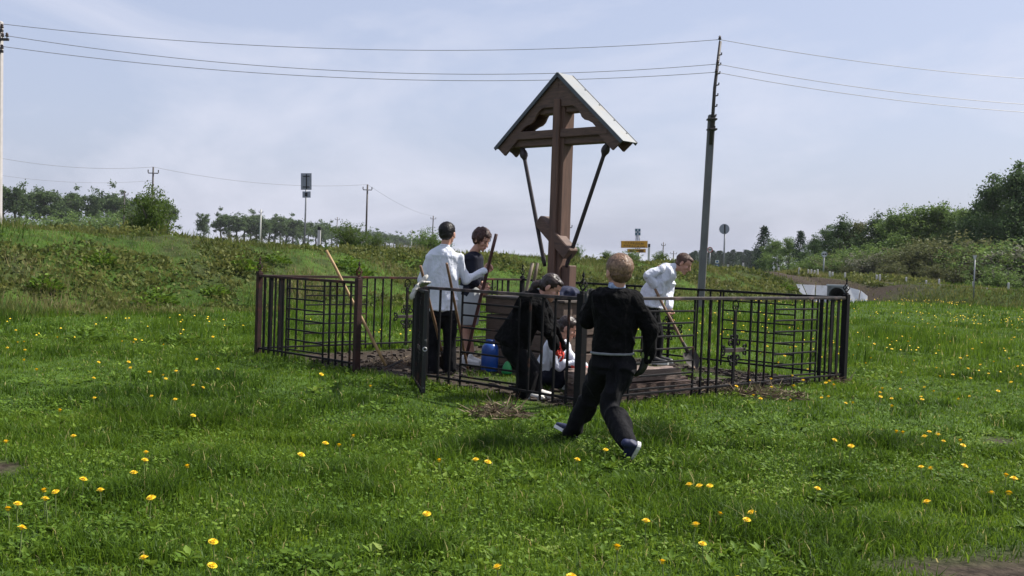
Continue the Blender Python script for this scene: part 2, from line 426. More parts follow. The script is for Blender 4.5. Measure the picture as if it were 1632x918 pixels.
# old sleepers lying inside the fence
greywood = [mat('grey_split_timber_%d' % i, c, tuple(k * .45 for k in c), rough=.9, scale=10, stretch=(1, 1, 6), bump=.9, bscale=22, spots=((.05, .035, .03), 6, .55, .68)) for i, c in enumerate([(.25, .185, .155), (.21, .155, .13), (.27, .205, .175)])]
brownwood = [mat('brown_rotten_timber_%d' % i, c, tuple(k * .5 for k in c), rough=.95, scale=9, stretch=(1, 1, 5), bump=1.0, bscale=18, spots=((.03, .02, .018), 7, .5, .66)) for i, c in enumerate([(.115, .075, .06), (.095, .06, .05)])]
def rough_beam(p0, p1, wd, ht, seed, n=16):
    """a split old timber: uneven faces and ends"""
    p0 = np.asarray(p0, float); p1 = np.asarray(p1, float); d, s, u = frame(p1 - p0); v = []; f = []
    rr = random.Random(seed); K = 12
    for i in range(n):
        k = i / (n - 1); q = p0 + (p1 - p0) * k
        for j in range(K):
            a = 2 * math.pi * (j + .5) / K; ca, sa = math.cos(a), math.sin(a)
            sq = 1 / max(abs(ca), abs(sa)) * .93
            e = 1 + rr.uniform(-.07, .05); endk = rr.uniform(-.025, .025) if i in (0, n - 1) else 0
            v.append(q + s * ca * sq * wd / 2 * e + u * sa * sq * ht / 2 * e + d * endk)
    for i in range(n - 1):
        for j in range(K):
            l = (j + 1) % K; f.append((i * K + j, i * K + l, i * K + K + l, i * K + K + j))
    f += [tuple(range(K - 1, -1, -1)), tuple(range((n - 1) * K, n * K))]
    return v, f
SDIR = nrm([.80, .60, 0]); SPER = np.array([-SDIR[1], SDIR[0], 0])
S0 = np.array([*(A_ + FD * .22 + FL * .34), 0])
for i, (off, z, l0, l1, wd, ht, mt_, lab) in enumerate([
        (.10, .075, .12, 1.66, .20, .17, brownwood[0], 'brown rotten timber lowest along the inside of the fence'),
        (.33, .075, .32, 1.80, .22, .17, brownwood[1], 'dark brown timber half buried behind the lowest fence timber'),
        (.14, .225, .16, 1.50, .21, .12, greywood[0], 'grey split sleeper lying on top of the brown timbers by the fence'),
        (.40, .215, .40, 1.42, .24, .11, greywood[1], 'weathered grey plank behind the split sleeper, short of its end'),
        (.66, .10, .62, 1.62, .24, .18, greywood[2], 'pale weathered timber furthest from the fence among the sleepers')]):
    p0, p1 = S0 + SDIR * l0 + SPER * off + CZ * z, S0 + SDIR * l1 + SPER * off + CZ * z
    o = mk('old_timber', *rough_beam(p0, p1, wd, ht, 40 + i), mt_, origin=p0 * .5 + p1 * .5)
    tag(o, lab, 'timber', 'old timbers inside the fence')

# ------------------------------------------------------------------ wrought iron fence
paint = mat('black_fence_paint', (.011, .010, .011), (.008, .008, .009), rough=.6, scale=14, spec=.12, spots=((.06, .028, .02), 7, .60, .74))
rail_m = mat('worn_rail_paint', (.035, .027, .027), (.014, .012, .013), rough=.55, spec=.3, scale=11, spots=((.13, .085, .08), 5, .5, .68))
rust = mat('rusty_brown_post', (.045, .020, .017), (.02, .012, .011), rough=.75, scale=9, bump=.3, spec=.25, spots=((.11, .03, .022), 4, .56, .72))
def v3(p, z=0.0): return np.array([p[0], p[1], z])
def scroll(c, e1, e2, r, turns=1.1, start=0.0, rr=.0095, n=14, sgn=1):
    pts = []
    for i in range(n):
        k = i / (n - 1); a = start + sgn * k * turns * 2 * math.pi; q = r * (1 - .72 * k)
        pts.append(c + e1 * q * math.cos(a) + e2 * q * math.sin(a))
    return tube(pts, rr, 5)
def finial(par, p, mt_):
    mb = MB(); z0 = p[2]
    mb.add(*lathe(p, [(.028, 0), (.030, .012), (.012, .02), (.010, .03)], 8))
    for k in range(4):
        pts = []
        for i in range(7):
            q = i / 6; a = k * math.pi / 2 + q * 2.2; r_ = .010 + .026 * math.sin(q * math.pi)
            pts.append(p + np.array([r_ * math.cos(a), r_ * math.sin(a), .03 + q * .085]))
        mb.add(*tube(pts, .006, 5))
    mb.add(*lathe(p + CZ * .113, [(.013, 0), (.012, .015), (.006, .03), (.014, .045), (.001, .085)], 8))
    mb.obj('finial', mt_, par)
def fpost(par, p, z1=1.03, wd=.06, mt_=paint, fin=True):
    o = mk('post', *beam(v3(p, -.05), v3(p, z1), wd, wd, (FD[0], FD[1], 0), .004), mt_, par)
    if fin: finial(o, v3(p, z1), mt_)
    return o
def panel(par, p0, d, thin=(), thick=(), grids=(), crosses=(), rails=(0, 1), zt=.995, zb=.10, rm=rail_m, length=1.0):
    p0 = np.asarray(p0, float); d3 = v3(d); nn = np.array([-d[1], d[0], 0])
    Q = lambda s, z: v3(p0 + d * s, z)
    mk('top_rail', *beam(Q(rails[0], zt), Q(rails[1], zt), .045, .030, CZ, .003), rm, par)
    mk('bottom_rail', *beam(Q(rails[0], zb), Q(rails[1], zb), .025, .022, CZ, .002), paint, par)
    for s in thin:
        l = random.uniform(-.006, .006)
        mk('bar', *beam(Q(s, zb - .06), Q(s + l, zt - .014), .020, .020, nn, .002), paint, par)
    for s in thick: mk('flat_bar', *beam(Q(s, zb - .05), Q(s, zt - .014), .050, .012, nn, .002), paint, par)
    for a, b in grids:
        for s in (a, b): mk('bar', *beam(Q(s, zb - .06), Q(s, zt - .014), .018, .018, nn, .002), paint, par)
        for k in range(7):
            z = zb + (k + .35) * (zt - zb) / 7.35
            mk('cross_bar', *beam(Q(a + .006, z), Q(b - .006, z + random.uniform(-.006, .006)), .018, .018, CZ, .002), paint, par)
    for s in crosses:
        zc = zb + .36
        o = mk('cross_ornament', *beam(Q(s, zb - .04), Q(s, zt - .13), .040, .018, nn, .002), paint, par)
        mk('cross_arm', *beam(Q(s - .16, zc), Q(s + .16, zc), .018, .042, CZ, .002), rail_m, o)
        c0 = Q(s, zt - .075)
        mk('ring', *tube([c0 + d3 * .048 * math.cos(a) + CZ * .056 * math.sin(a) for a in np.linspace(0, 2 * math.pi, 17)], .007, 5), paint, o)
        for q in (-1, 1):
            mk('scroll', *scroll(c0 + d3 * q * .02 - CZ * .012, d3 * q, CZ, .026, 1.0, math.pi, .005, 12), paint, o)
            for zz in (-1, 1):
                mk('scroll', *scroll(Q(s + q * .068, zc + zz * .072), d3 * -q, CZ * zz, .044, 1.15, -.6), paint, o)
                mk('scroll', *scroll(Q(s + q * .040, zc + zz * .140), d3 * -q, CZ * -zz, .030, 1.1, -.4), paint, o)
                mk('scroll', *scroll(Q(s + q * .185, zc + zz * .034), d3 * q, CZ * -zz, .034, 1.1, -.9), paint, o)
R5 = dict(thick=(.17, .31), grids=((.66, 1.62), (3.02, 3.88)), crosses=(2.30,))
TH5 = (.43, .54, 1.75, 1.88, 2.02, 2.58, 2.72, 2.86, 3.98, 4.08)
fr = thing('iron_fence_panel', 'black iron fence panel with scrolled cross ornament beside the striding boy', 'fence', v3(A_))
panel(fr, A_, FD, thin=TH5, thick=(.31, 4.19, 4.33), grids=R5['grids'], crosses=(2.30,), rails=(.03, LR - .03))
fpost(fr, A_, 1.04, .075, paint); fpost(fr, B_, 1.04, .07)
fb = thing('iron_fence_panel', 'black iron fence panel behind the man who is digging', 'fence', v3(B_))
panel(fb, B_, FL, thin=[s for s in (.43, .54, 1.75, 1.9, 2.1, 3.0, 3.15, 3.3, 4.6, 4.75)], thick=(.17, .31), grids=((.66, 1.7), (3.5, 4.45)), crosses=(2.55,), rails=(.03, LL - .03), rm=paint)
fpost(fb, E_, 1.04, .06)
fl = thing('iron_fence_panel', 'brown iron fence panel behind the person in the white shirt', 'fence', v3(C_))
panel(fl, C_, FD, thin=TH5, thick=(.17, .31, 4.2), grids=R5['grids'], crosses=(2.30,), rails=(.03, LR - .03), rm=rust)
LD = -FL
fc = thing('iron_fence_panel', 'short iron fence panel between two rusty posts with a long handle leaning on it', 'fence', v3(C_))
panel(fc, C_, LD, thin=(.37, .46, .55, 1.52, 1.65, 1.78, 1.92), thick=(.13, .25), grids=((.63, 1.40),), rails=(.03, 2.02), rm=rust)
fpost(fc, C_, 1.04, .064, rust); D_ = C_ + LD * 2.05; fpost(fc, D_, 1.04, .066, rust)
H_ = C_ + LD * 3.05
fg = thing('iron_fence_panel', 'black iron fence panel in front of the bending girl in black', 'fence', v3(H_))
panel(fg, H_, LD, thin=(.20, .38, .55, 1.66, 1.82, 1.98, 2.14), grids=((.72, 1.52),), rails=(.03, 2.27))
fpost(fg, H_, 1.02, .05, paint, False)
# the gate, standing open towards the meadow
gd = nrm(np.array(G(679, 640)[:2]) - H_); g0 = H_ + gd * .05
gate = thing('iron_gate', 'open black iron gate leaf with peeling paint and work gloves on top', 'gate', v3(g0))
panel(gate, g0, gd, thin=(.15, .26, .37, .68, .79, .90), crosses=(.52,), rails=(.0, 1.05), zt=.985, zb=.06, rm=paint)
peel = mat('peeling_gate_paint', (.016, .016, .017), (.012, .012, .012), rough=.5, scale=9, spots=((.22, .21, .20), 16, .62, .70))
for s in (0, 1.05): mk('gate_stile', *beam(v3(g0 + gd * s, .04), v3(g0 + gd * s, 1.0), .035, .035, (gd[0], gd[1], 0), .003), peel, gate)
mk('lock_eye', *tube([v3(g0 + gd * 1.07, .45) + CZ * .018 * math.sin(a) + np.array([gd[1], -gd[0], 0]) * .018 * math.cos(a) for a in np.linspace(0, 2 * math.pi, 11)], .006, 5), mat('bare_steel', (.45, .45, .45), rough=.35, metallic=.8), gate)

# ------------------------------------------------------------------ people
def cap(p0, r0, p1, r1, n=14, side=None, ratio=1.0):
    """a closed tapered capsule; ratio flattens it across side"""
    p0 = np.asarray(p0, float); p1 = np.asarray(p1, float); d = nrm(p1 - p0)
    if side is None: _, s, u = frame(d, (0.3, .2, .9))
    else: s = nrm(np.asarray(side, float) - d * (np.asarray(side, float) @ d)); u = np.cross(s, d)
    v = [p0 - d * r0]; f = []
    rings = [(p0, r0, -math.pi / 2 + math.pi / 2 * k / 4) for k in (1, 2, 3, 4)] + [(p1, r1, math.pi / 2 * k / 4) for k in (0, 1, 2, 3)]
    for c, r_, a in rings:
        for k in range(n):
            b = 2 * math.pi * k / n; v.append(c + d * r_ * math.sin(a) + r_ * math.cos(a) * (s * math.cos(b) + u * math.sin(b) * ratio))
    v.append(p1 + d * r1)
    for k in range(n):
        l = (k + 1) % n; f.append((0, 1 + l, 1 + k))
        for i in range(7): f.append((1 + i * n + k, 1 + i * n + l, 1 + i * n + n + l, 1 + i * n + n + k))
        f.append((1 + 7 * n + k, 1 + 7 * n + l, 1 + 8 * n))
    return v, f
def ell(c, ax, r):
    """ellipsoid with axes ax (3 vectors) and radii r"""
    c = np.asarray(c, float); v = []; f = []; n, m_ = 16, 9
    for i in range(m_):
        t_ = math.pi * (i + .5) / m_
        for k in range(n):
            b = 2 * math.pi * k / n
            v.append(c + ax[0] * r[0] * math.sin(t_) * math.cos(b) + ax[1] * r[1] * math.sin(t_) * math.sin(b) + ax[2] * r[2] * math.cos(t_))
    for i in range(m_ - 1):
        for k in range(n):
            l = (k + 1) % n; f.append((i * n + k, i * n + n + k, i * n + n + l, i * n + l))
    f += [tuple(range(n)), tuple(range(m_ * n - 1, m_ * n - n - 1, -1))]
    return v, f
def loft(secs, side):
    """closed tube through elliptical sections (centre, half width along side, half depth)"""
    v = []; f = []; n = 20; m_ = len(secs); cs = [np.asarray(s[0], float) for s in secs]
    for i, (c, a, b) in enumerate(secs):
        d = nrm(cs[min(i + 1, m_ - 1)] - cs[max(i - 1, 0)]); sd = side[i] if isinstance(side, list) else side
        s = nrm(np.asarray(sd, float) - d * (np.asarray(sd, float) @ d)); u = np.cross(d, s)
        for k in range(n):
            t_ = 2 * math.pi * k / n; v.append(cs[i] + s * a * math.cos(t_) + u * b * math.sin(t_))
    for i in range(m_ - 1):
        for k in range(n):
            l = (k + 1) % n; f.append((i * n + k, i * n + l, i * n + n + l, i * n + n + k))
    f += [tuple(range(n - 1, -1, -1)), tuple(range((m_ - 1) * n, m_ * n))]
    return v, f
def blob(name, shapes, material, parent, voxel=.008, smooth=5, fold=0.0, fscale=7.0, fine=0.0, stretch=(1, 1, 1), seed=0):
    """fuse closed shapes into one continuous skin, then crease it"""
    mb = MB()
    for v, f in shapes: mb.add(v, f)
    me = bpy.data.meshes.new(name); me.from_pydata(mb.v, [], mb.f)
    o = bpy.data.objects.new(name, me); COL.objects.link(o)
    r_ = o.modifiers.new('r', 'REMESH'); r_.mode = 'VOXEL'; r_.voxel_size = voxel
    if smooth: s_ = o.modifiers.new('s', 'SMOOTH'); s_.iterations = smooth; s_.factor = .5
    dg = bpy.context.evaluated_depsgraph_get()
    new = bpy.data.meshes.new_from_object(o.evaluated_get(dg))
    bpy.data.objects.remove(o); bpy.data.meshes.remove(me)
    nv = len(new.vertices); co = np.empty(nv * 3, np.float32); new.vertices.foreach_get('co', co); co = co.reshape(-1, 3).astype(float)
    if fold or fine:
        no = np.empty(nv * 3, np.float32); new.vertices.foreach_get('normal', no); no = no.reshape(-1, 3)
        q = co * np.array(stretch) * fscale + seed * 3.7
        wv = np.stack([vnoise(q * .6 + 9), vnoise(q * .6 + 31), vnoise(q * .6 + 57)], 1) * 1.6
        rid = 1 - np.abs(2 * vnoise(q + wv) - 1) * 1.6
        d = fold * (rid - .3) + fine * (vnoise(co * 60 + seed) - .5)
        co = co + no * d[:, None]
    p = parent
    while p.parent is not None: p = p.parent
    co = co - LOCS[p.name]
    new.vertices.foreach_set('co', co.astype(np.float32).ravel())
    new.polygons.foreach_set('use_smooth', np.ones(len(new.polygons), bool))
    new.materials.clear(); new.materials.append(material); new.name = name; new.update()
    ob = bpy.data.objects.new(name, new); COL.objects.link(ob); ob.parent = parent
    return ob
def limb(pts, rads, side=None, ratio=1.0):
    return [cap(pts[i], rads[i], pts[i + 1], rads[i + 1], side=side, ratio=ratio) for i in range(len(pts) - 1)]
def hand(wr, d, palm, thumb, k=1.0, curl=.5, r0=.0088):
    """palm, four fingers and a thumb; d points along the hand, palm out of the palm, thumb to the thumb's side"""
    d = nrm(d); palm = nrm(np.asarray(palm, float) - d * (np.asarray(palm, float) @ d)); th = nrm(np.cross(palm, d))
    if th @ np.asarray(thumb, float) < 0: th = -th
    S = [cap(wr - d * .02 * k, .024 * k, wr + d * .02 * k, .027 * k, side=th, ratio=.72)]
    for q in (-.027, -.009, .009, .027): S.append(cap(wr + (d * .015 + th * q * .7) * k, .016 * k, wr + (d * .075 + th * q) * k, .013 * k))
    for q, ln in ((.030, .066), (.010, .074), (-.010, .069), (-.030, .054)):
        p = wr + (d * .078 + th * q) * k; a = 0
        for seg, (fr_, rr) in enumerate(((.42, 1.0), (.32, .92), (.26, .82))):
            a += curl * (.75 if seg == 0 else 1.0); dd = d * math.cos(a) + palm * math.sin(a)
            p2 = p + dd * ln * fr_ * k; S.append(cap(p, r0 * rr * k, p2, r0 * rr * .93 * k, 8)); p = p2
    p = wr + (d * .02 + th * .028) * k
    for ln, dd in ((.036, d * .62 + th * .70 + palm * .35), (.026, d * .85 + th * .25 + palm * .5), (.022, d * .85 - th * .05 + palm * .55)):
        p2 = p + nrm(dd) * ln * k; S.append(cap(p, .0115 * k, p2, .0095 * k, 8)); p = p2
    return S
def head(c, fw, up, h=.215):
    """c is the middle of the head at eye level"""
    fw = nrm(fw); up = nrm(np.asarray(up, float) - fw * (np.asarray(up, float) @ fw)); sd = np.cross(fw, up); k = h / .22
    ax = (sd, fw, up); Q = lambda s, f_, u_: c + (sd * s + fw * f_ + up * u_) * k
    S = [ell(Q(0, -.008, .028), ax, (.074 * k, .092 * k, .082 * k)), ell(Q(0, .020, -.025), ax, (.062 * k, .066 * k, .075 * k)),
         ell(Q(0, .045, -.068), ax, (.044 * k, .042 * k, .034 * k)), cap(Q(0, .072, -.092), .018 * k, Q(0, .060, -.088), .02 * k),
         cap(Q(0, .084, .004), .009 * k, Q(0, .103, -.030), .0135 * k), cap(Q(-.028, .070, .022), .012 * k, Q(.028, .070, .022), .012 * k),
         cap(Q(-.020, .082, -.058), .010 * k, Q(.020, .082, -.058), .010 * k),
         cap(Q(-.042, .058, -.028), .02 * k, Q(-.036, .062, -.02), .02 * k), cap(Q(.042, .058, -.028), .02 * k, Q(.036, .062, -.02), .02 * k)]
    for s in (-1, 1): S.append(ell(Q(s * .083, -.010, -.014), (nrm(sd * s + fw * .5), fw, up), (.012 * k, .020 * k, .034 * k)))
    return S, Q, ax, k
SKIN = mat('fair_skin', (.52, .29, .21), (.44, .225, .155), rough=.5, scale=14, spec=.4)
def face_parts(pr, body, Q, ax, k, brow):
    dark = mat('dark_eye', (.025, .018, .015), rough=.15)
    lip = mat('lips', (.36, .13, .11), rough=.45)
    for s in (-1, 1):
        mk('eye', *ell(Q(s * .031, .079, .000), ax, (.013 * k, .006 * k, .0065 * k)), dark, pr, smooth=True)
        mk('eyebrow', *cap(Q(s * .016, .083, .022), .0045 * k, Q(s * .046, .074, .024), .0035 * k, 8), brow, pr, smooth=True)
    mk('mouth', *ell(Q(0, .088, -.058), ax, (.022 * k, .007 * k, .0075 * k)), lip, pr, smooth=True)
def shoe(pr, heel, toe, up, upper, sole, k=1.0, name='shoe'):
    heel = np.asarray(heel, float); toe = np.asarray(toe, float); d = nrm(toe - heel); up = nrm(np.asarray(up, float) - d * (np.asarray(up, float) @ d)); s = np.cross(d, up); Ln = np.linalg.norm(toe - heel)
    q = lambda f_, u_: heel + d * Ln * f_ + up * u_ * k
    o = blob(name, [loft([(q(.0, .050), .025 * k, .035 * k), (q(.06, .052), .034 * k, .046 * k), (q(.3, .052), .037 * k, .048 * k), (q(.6, .040), .042 * k, .032 * k), (q(.85, .034), .042 * k, .024 * k), (q(.98, .03), .028 * k, .016 * k)], s),
                    cap(q(.14, .06), .036 * k, q(.16, .10), .034 * k), cap(q(.2, .07), .03 * k, q(.55, .045), .03 * k)], upper, pr, .006, 3)
    pts = []
    for f_, wd in ((-.02, .018), (.02, .030), (.12, .036), (.35, .034), (.6, .042), (.82, .044), (.95, .032), (1.01, .014)): pts.append((f_, wd * k))
    outl = [q(f_, -.002) + s * wd for f_, wd in pts] + [q(f_, -.002) - s * wd for f_, wd in reversed(pts)]
    mk('sole', *prism(outl, up * .026 * k), sole, o)
    return o
def strands(pr, Q, k, material, n, ln, th=.010, curl=0.0, seed=1, low=-.35):
    """locks lying over the hair, combed down from the crown"""
    rg = np.random.default_rng(seed); V = []; T = []
    Qv = lambda p: Q(p[0], p[1], p[2])
    cnt = 0
    while cnt < n:
        a, e = rg.uniform(-math.pi, math.pi), math.asin(rg.uniform(-.6, 1)); d = np.array([math.cos(e) * math.sin(a), math.cos(e) * math.cos(a), math.sin(e)])
        if d[1] > .45 and d[2] < .62 or d[2] < low: continue
        c0 = np.array([0, -.022, .034]); R_ = np.array([.077 + th, .088 + th, .080 + th])
        dn = np.array([d[0] * .6, d[1] * .6 - .25, -1.0]) + rg.normal(size=3) * (.25 + curl); dn = dn - d * (dn @ d); dn = dn / np.linalg.norm(dn); sdv = np.cross(d, dn)
        L_ = ln * rg.uniform(.6, 1.3); w_ = rg.uniform(.002, .0045)
        p0 = c0 + d * R_ * rg.uniform(.97, 1.03); d1 = d + dn * L_ / .09 * .55; d1 /= np.linalg.norm(d1); p1_ = c0 + d1 * R_ * rg.uniform(1.0, 1.07); d2 = d + dn * L_ / .09 * 1.2; d2 /= np.linalg.norm(d2); p2_ = c0 + d2 * R_ * rg.uniform(1.0, 1.10)
        o_ = len(V); V += [Qv(p0 - sdv * w_), Qv(p0 + sdv * w_), Qv(p1_ + sdv * w_), Qv(p1_ - sdv * w_), Qv(p2_)]; T += [(o_, o_ + 1, o_ + 2), (o_, o_ + 2, o_ + 3), (o_ + 3, o_ + 2, o_ + 4)]; cnt += 1
    ob = mk('hair_strands', V, T, material, pr); ob['kind'] = 'stuff'
def hair_cap(Q, ax, k, th=.008, back=.0):
    return [ell(Q(0, -.022 - back, .036), ax, ((.077 + th) * k, (.086 + th) * k, (.078 + th) * k)), ell(Q(0, -.04, -.01), ax, ((.070 + th) * k, (.058 + th) * k, (.062 + th) * k)),
            ell(Q(0, .035, .078), ax, (.055 * k, .045 * k, .028 * k))]
white_shirt = mat('white_cotton_shirt', (.65, .675, .74), (.59, .615, .69), rough=.85, scale=5, bump=.9, bscale=15, bdist=.035, stretch=(1, 1, .55))
black_cloth = mat('black_cloth', (.0055, .0055, .006), (.0035, .0035, .004), rough=.95, scale=6, bump=.9, bscale=16, bdist=.04, spec=.12)
black_trouser = mat('black_trousers', (.0055, .0055, .0075), (.0035, .0035, .005), rough=.85, scale=6, bump=.8, bscale=14, bdist=.03, stretch=(1, 1, .6), spec=.18)
navy = mat('navy_cloth', (.012, .014, .026), (.008, .009, .018), rough=.85, scale=6, bump=.15, bscale=70, spec=.25)
grey_skirt = mat('light_grey_skirt', (.42, .44, .44), (.36, .38, .39), rough=.9, scale=6, bump=.2, bscale=80)
white_rub = mat('white_rubber', (.72, .72, .70), (.55, .55, .53), rough=.6, scale=12)
white_shoe = mat('white_leather_shoe', (.70, .69, .66), (.55, .53, .5), rough=.55, scale=12)
navy_shoe = mat('navy_sneaker', (.015, .022, .075), (.01, .012, .035), rough=.6, scale=14)
black_shoe = mat('black_shoe', (.012, .011, .011), rough=.4)
red_glove = mat('orange_red_work_glove', (.62, .055, .03), (.45, .05, .035), rough=.75, scale=20, bump=.2, spots=((.55, .40, .36), 18, .6, .7))
black_glove = mat('black_work_glove', (.012, .013, .012), rough=.7, scale=20)
hair_black = mat('black_hair', (.014, .010, .009), (.007, .005, .005), rough=.45, scale=30, stretch=(1, 1, .3), bump=.5, bscale=60)
hair_dark = mat('dark_brown_hair', (.030, .016, .012), (.014, .008, .006), rough=.42, scale=30, stretch=(1, 1, .3), bump=.5, bscale=60)
hair_brown = mat('reddish_brown_curls', (.085, .038, .028), (.035, .016, .012), rough=.5, scale=25, bump=.8, bscale=45)
hair_fair = mat('fair_brown_hair', (.18, .105, .066), (.09, .05, .033), rough=.5, scale=28, stretch=(1, 1, .35), bump=.6, bscale=60)

def legs_shapes(J, rt=.080, rk=.058, ra=.050, fat=0.0):
    S = []
    for s in 'LR':
        S += limb([J['hip' + s], J['knee' + s], J['ank' + s]], [rt + fat, rk + fat, ra + fat])
        S.append(cap(J['knee' + s] * .5 + J['ank' + s] * .5, rk * .98 + fat, J['ank' + s] * .9 + J['knee' + s] * .1, ra + fat))
    S.append(cap(J['hipL'], rt * 1.08 + fat, J['hipR'], rt * 1.08 + fat)); return S
def arms_shapes(J, ru=.042, re=.036, rw=.027, fat=0.0, which='LR', upto=1.0):
    S = []
    for s in which:
        w_ = J['elb' + s] * (1 - upto) + J['wri' + s] * upto
        S += limb([J['sho' + s], J['elb' + s], w_], [ru + fat, re + fat, (rw * upto + re * (1 - upto)) + fat])
        S.append(cap(J['sho' + s], ru * 1.12 + fat, J['sho' + s] * .7 + J['chest'] * .3, ru * 1.2 + fat))
    return S
def torso_shape(J, side, wsh=.165, dch=.095, wwa=.125, dwa=.085, whi=.145, dhi=.10, fat=0.0, low=0.0, hem=0.0):
    neck, chest, waist, pel = J['neck'], J['chest'], J['waist'], J['pel']
    secs = [(neck + (chest - neck) * -.02, .048 + fat, .048 + fat), (neck + (chest - neck) * .18, wsh * .62 + fat, dch * .72 + fat), (neck + (chest - neck) * .38, wsh * .97 + fat, dch * .92 + fat), (chest, wsh + fat, dch + fat),
            (chest * .45 + waist * .55, (wsh + wwa) / 2 + fat, (dch + dwa) / 2 + fat), (waist, wwa + fat, dwa + fat), (pel, whi + fat, dhi + fat)]
    if low: secs.append((pel + nrm(pel - waist) * low, whi + fat + hem, dhi + fat + hem))
    return loft(secs[::-1], side)
def body(pr, J, fw, side, hd, gloves='', bare_legs=False, h=.215, scale=1.0, curl=(.5, .5)):
    S, Q, ax, k = head(J['head'], hd[0], hd[1], h)
    S.append(cap(J['neck'] - nrm(J['head'] - J['neck']) * .03, .055, J['head'] - nrm(hd[1]) * .055 - nrm(hd[0]) * .018, .050))
    S += [torso_shape(J, side, fat=-.022)] + arms_shapes(J, fat=-.004) + legs_shapes(J, .058, .038, .030)
    for i, s in enumerate('LR'):
        if s not in gloves: S += hand(J['wri' + s], J['hd' + s], J['pm' + s], J['th' + s], scale, curl[i])
    return blob('body', S, SKIN, pr, .0075, 2), Q, ax, k
Z = np.array([0, 0, 1.0])

# 1 --- the youth in the white shirt, his back to the meadow
def jp(Y, **k): return {a: P(b[0], b[1], Y + (b[2] if len(b) > 2 else 0)) for a, b in k.items()}
J = jp(11.95, head=(713.5, 372, .02), neck=(709, 394), chest=(707, 425, .02), waist=(704, 466, .01), pel=(703, 492), shoL=(687, 411), shoR=(729, 410), elbL=(674, 446, .02), elbR=(741, 446, .06), wriL=(688, 462, .22), wriR=(772, 432, .16),
       hipL=(691, 506), hipR=(716, 506), kneeL=(689, 552, .02), kneeR=(716, 551, .04), ankL=(688, 590), ankR=(717, 588, .06))
J.update(hdL=np.array([.5, .8, .1]), pmL=np.array([.5, -.3, .2]), thL=Z, hdR=np.array([.75, .45, .35]), pmR=np.array([-.2, -.8, .2]), thR=Z + np.array([-.2, 0, 0]))
p1 = thing('person', 'person in a white shirt and black trousers, back turned, gripping a dark red pole', 'person', G(703, 594))
sd = nrm([1, -.12, 0]); fw = np.array([.15, 1, 0])
b, Q, ax, k = body(p1, J, fw, sd, (np.array([.42, .9, -.08]), Z), h=.235, scale=1.0, curl=(.5, 1.0))
face_parts(p1, b, Q, ax, k, hair_black)
strands(blob('hair', hair_cap(Q, ax, k, .006), hair_black, p1, .006, 2, .004, 40), Q, k, hair_black, 900, .028, .006, .1, 6)
ts_ = [torso_shape(J, sd, wsh=.190, dch=.115, wwa=.172, dwa=.115, whi=.172, dhi=.12, fat=.004, low=.02, hem=.006)] + arms_shapes(J, .052, .048, .042)
blob('shirt', ts_, white_shirt, p1, .0075, 2, .028, 8.5, .002, (1, 1, .55), 1)
mk('collar', *loft([(J['neck'] - Z * .005, .060, .058), (J['neck'] + Z * .035, .056, .054)], sd), white_shirt, p1, smooth=True)
for s in 'LR': mk('cuff', *cap(J['wri' + s] * .9 + J['elb' + s] * .1, .038, J['wri' + s] * 1.02 - J['elb' + s] * .02, .037), white_shirt, p1, smooth=True)
blob('trousers', legs_shapes(J, .088, .072, .066) + [loft([(J['pel'] - Z * .08, .16, .12), (J['pel'] + Z * .05, .155, .115)], sd)], black_trouser, p1, .009, 4, .012, 7, .001, (1, 1, .6), 2)
for s in 'LR':
    g = J['ank' + s].copy(); g[2] = 0.01
    shoe(p1, g + np.array([0, -.06, 0]), g + np.array([.03 if s == 'R' else -.02, .19, 0]), Z, black_shoe, black_shoe)

# 2 --- the woman with curls
J = jp(12.9, head=(768, 383, -.02), neck=(756, 401), chest=(753, 424), waist=(750, 452), pel=(747, 468), shoL=(758, 411, .13), shoR=(748, 413, -.14), elbL=(763, 440, .20), elbR=(753, 447, -.16), wriL=(770, 455, .10), wriR=(768, 461, -.12),
       hipL=(749, 482, .07), hipR=(745, 482, -.07), kneeL=(748, 526, .07), kneeR=(742, 526, -.07), ankL=(752, 560, .07), ankR=(742, 561, -.07))
J.update(hdL=np.array([.6, -.3, -.35]), pmL=np.array([.2, -.9, 0]), thL=Z, hdR=np.array([.5, .3, -.6]), pmR=np.array([.3, .9, 0]), thR=Z)
p2 = thing('person', 'person with reddish brown curls, dark top and light grey skirt, looking down', 'person', G(747, 566, .02))
fw = nrm([.94, -.30, 0]); sd = nrm([.3, .94, 0])
b, Q, ax, k = body(p2, J, fw, sd, (np.array([.72, -.55, -.42]), Z + np.array([.2, 0, 0])), h=.235, scale=.98, curl=(1.0, 1.0))
face_parts(p2, b, Q, ax, k, hair_brown)
S = hair_cap(Q, ax, k, .012)
rr = random.Random(3)
for i in range(95):
    a, e = rr.uniform(-math.pi, math.pi), rr.uniform(-.5, 1.5)
    s_, f_, u_ = math.cos(e) * math.sin(a), math.cos(e) * math.cos(a), math.sin(e)
    if f_ > .35 and u_ < .55: continue
    c = Q(s_ * .094, f_ * .098 - .026, u_ * .096 + .030); S.append(ell(c, ax, [rr.uniform(.014, .025) * k] * 3))
strands(blob('hair', S, hair_brown, p2, .006, 1, .005, 45), Q, k, hair_brown, 1100, .045, .026, .9, 7, -.8)
blob('top', [torso_shape(J, sd, wsh=.175, dch=.125, wwa=.150, dwa=.118, whi=.155, dhi=.125, low=.03)] + arms_shapes(J, .060, .055, .050, upto=.35), navy, p2, .0085, 3, .012, 7, .001, (1, 1, .6), 4)
kn = J['kneeL'] * .5 + J['kneeR'] * .5
pl_ = J['pel']
blob('skirt', [loft([(kn + Z * .065, .150, .125), (pl_ * .35 + kn * .65, .165, .138), (pl_ * .7 + kn * .3, .175, .148), (pl_ + Z * .02, .155, .132), (pl_ + Z * .10, .142, .122)], sd)], grey_skirt, p2, .009, 4, .008, 6, .001, (1, 1, .4), 6)
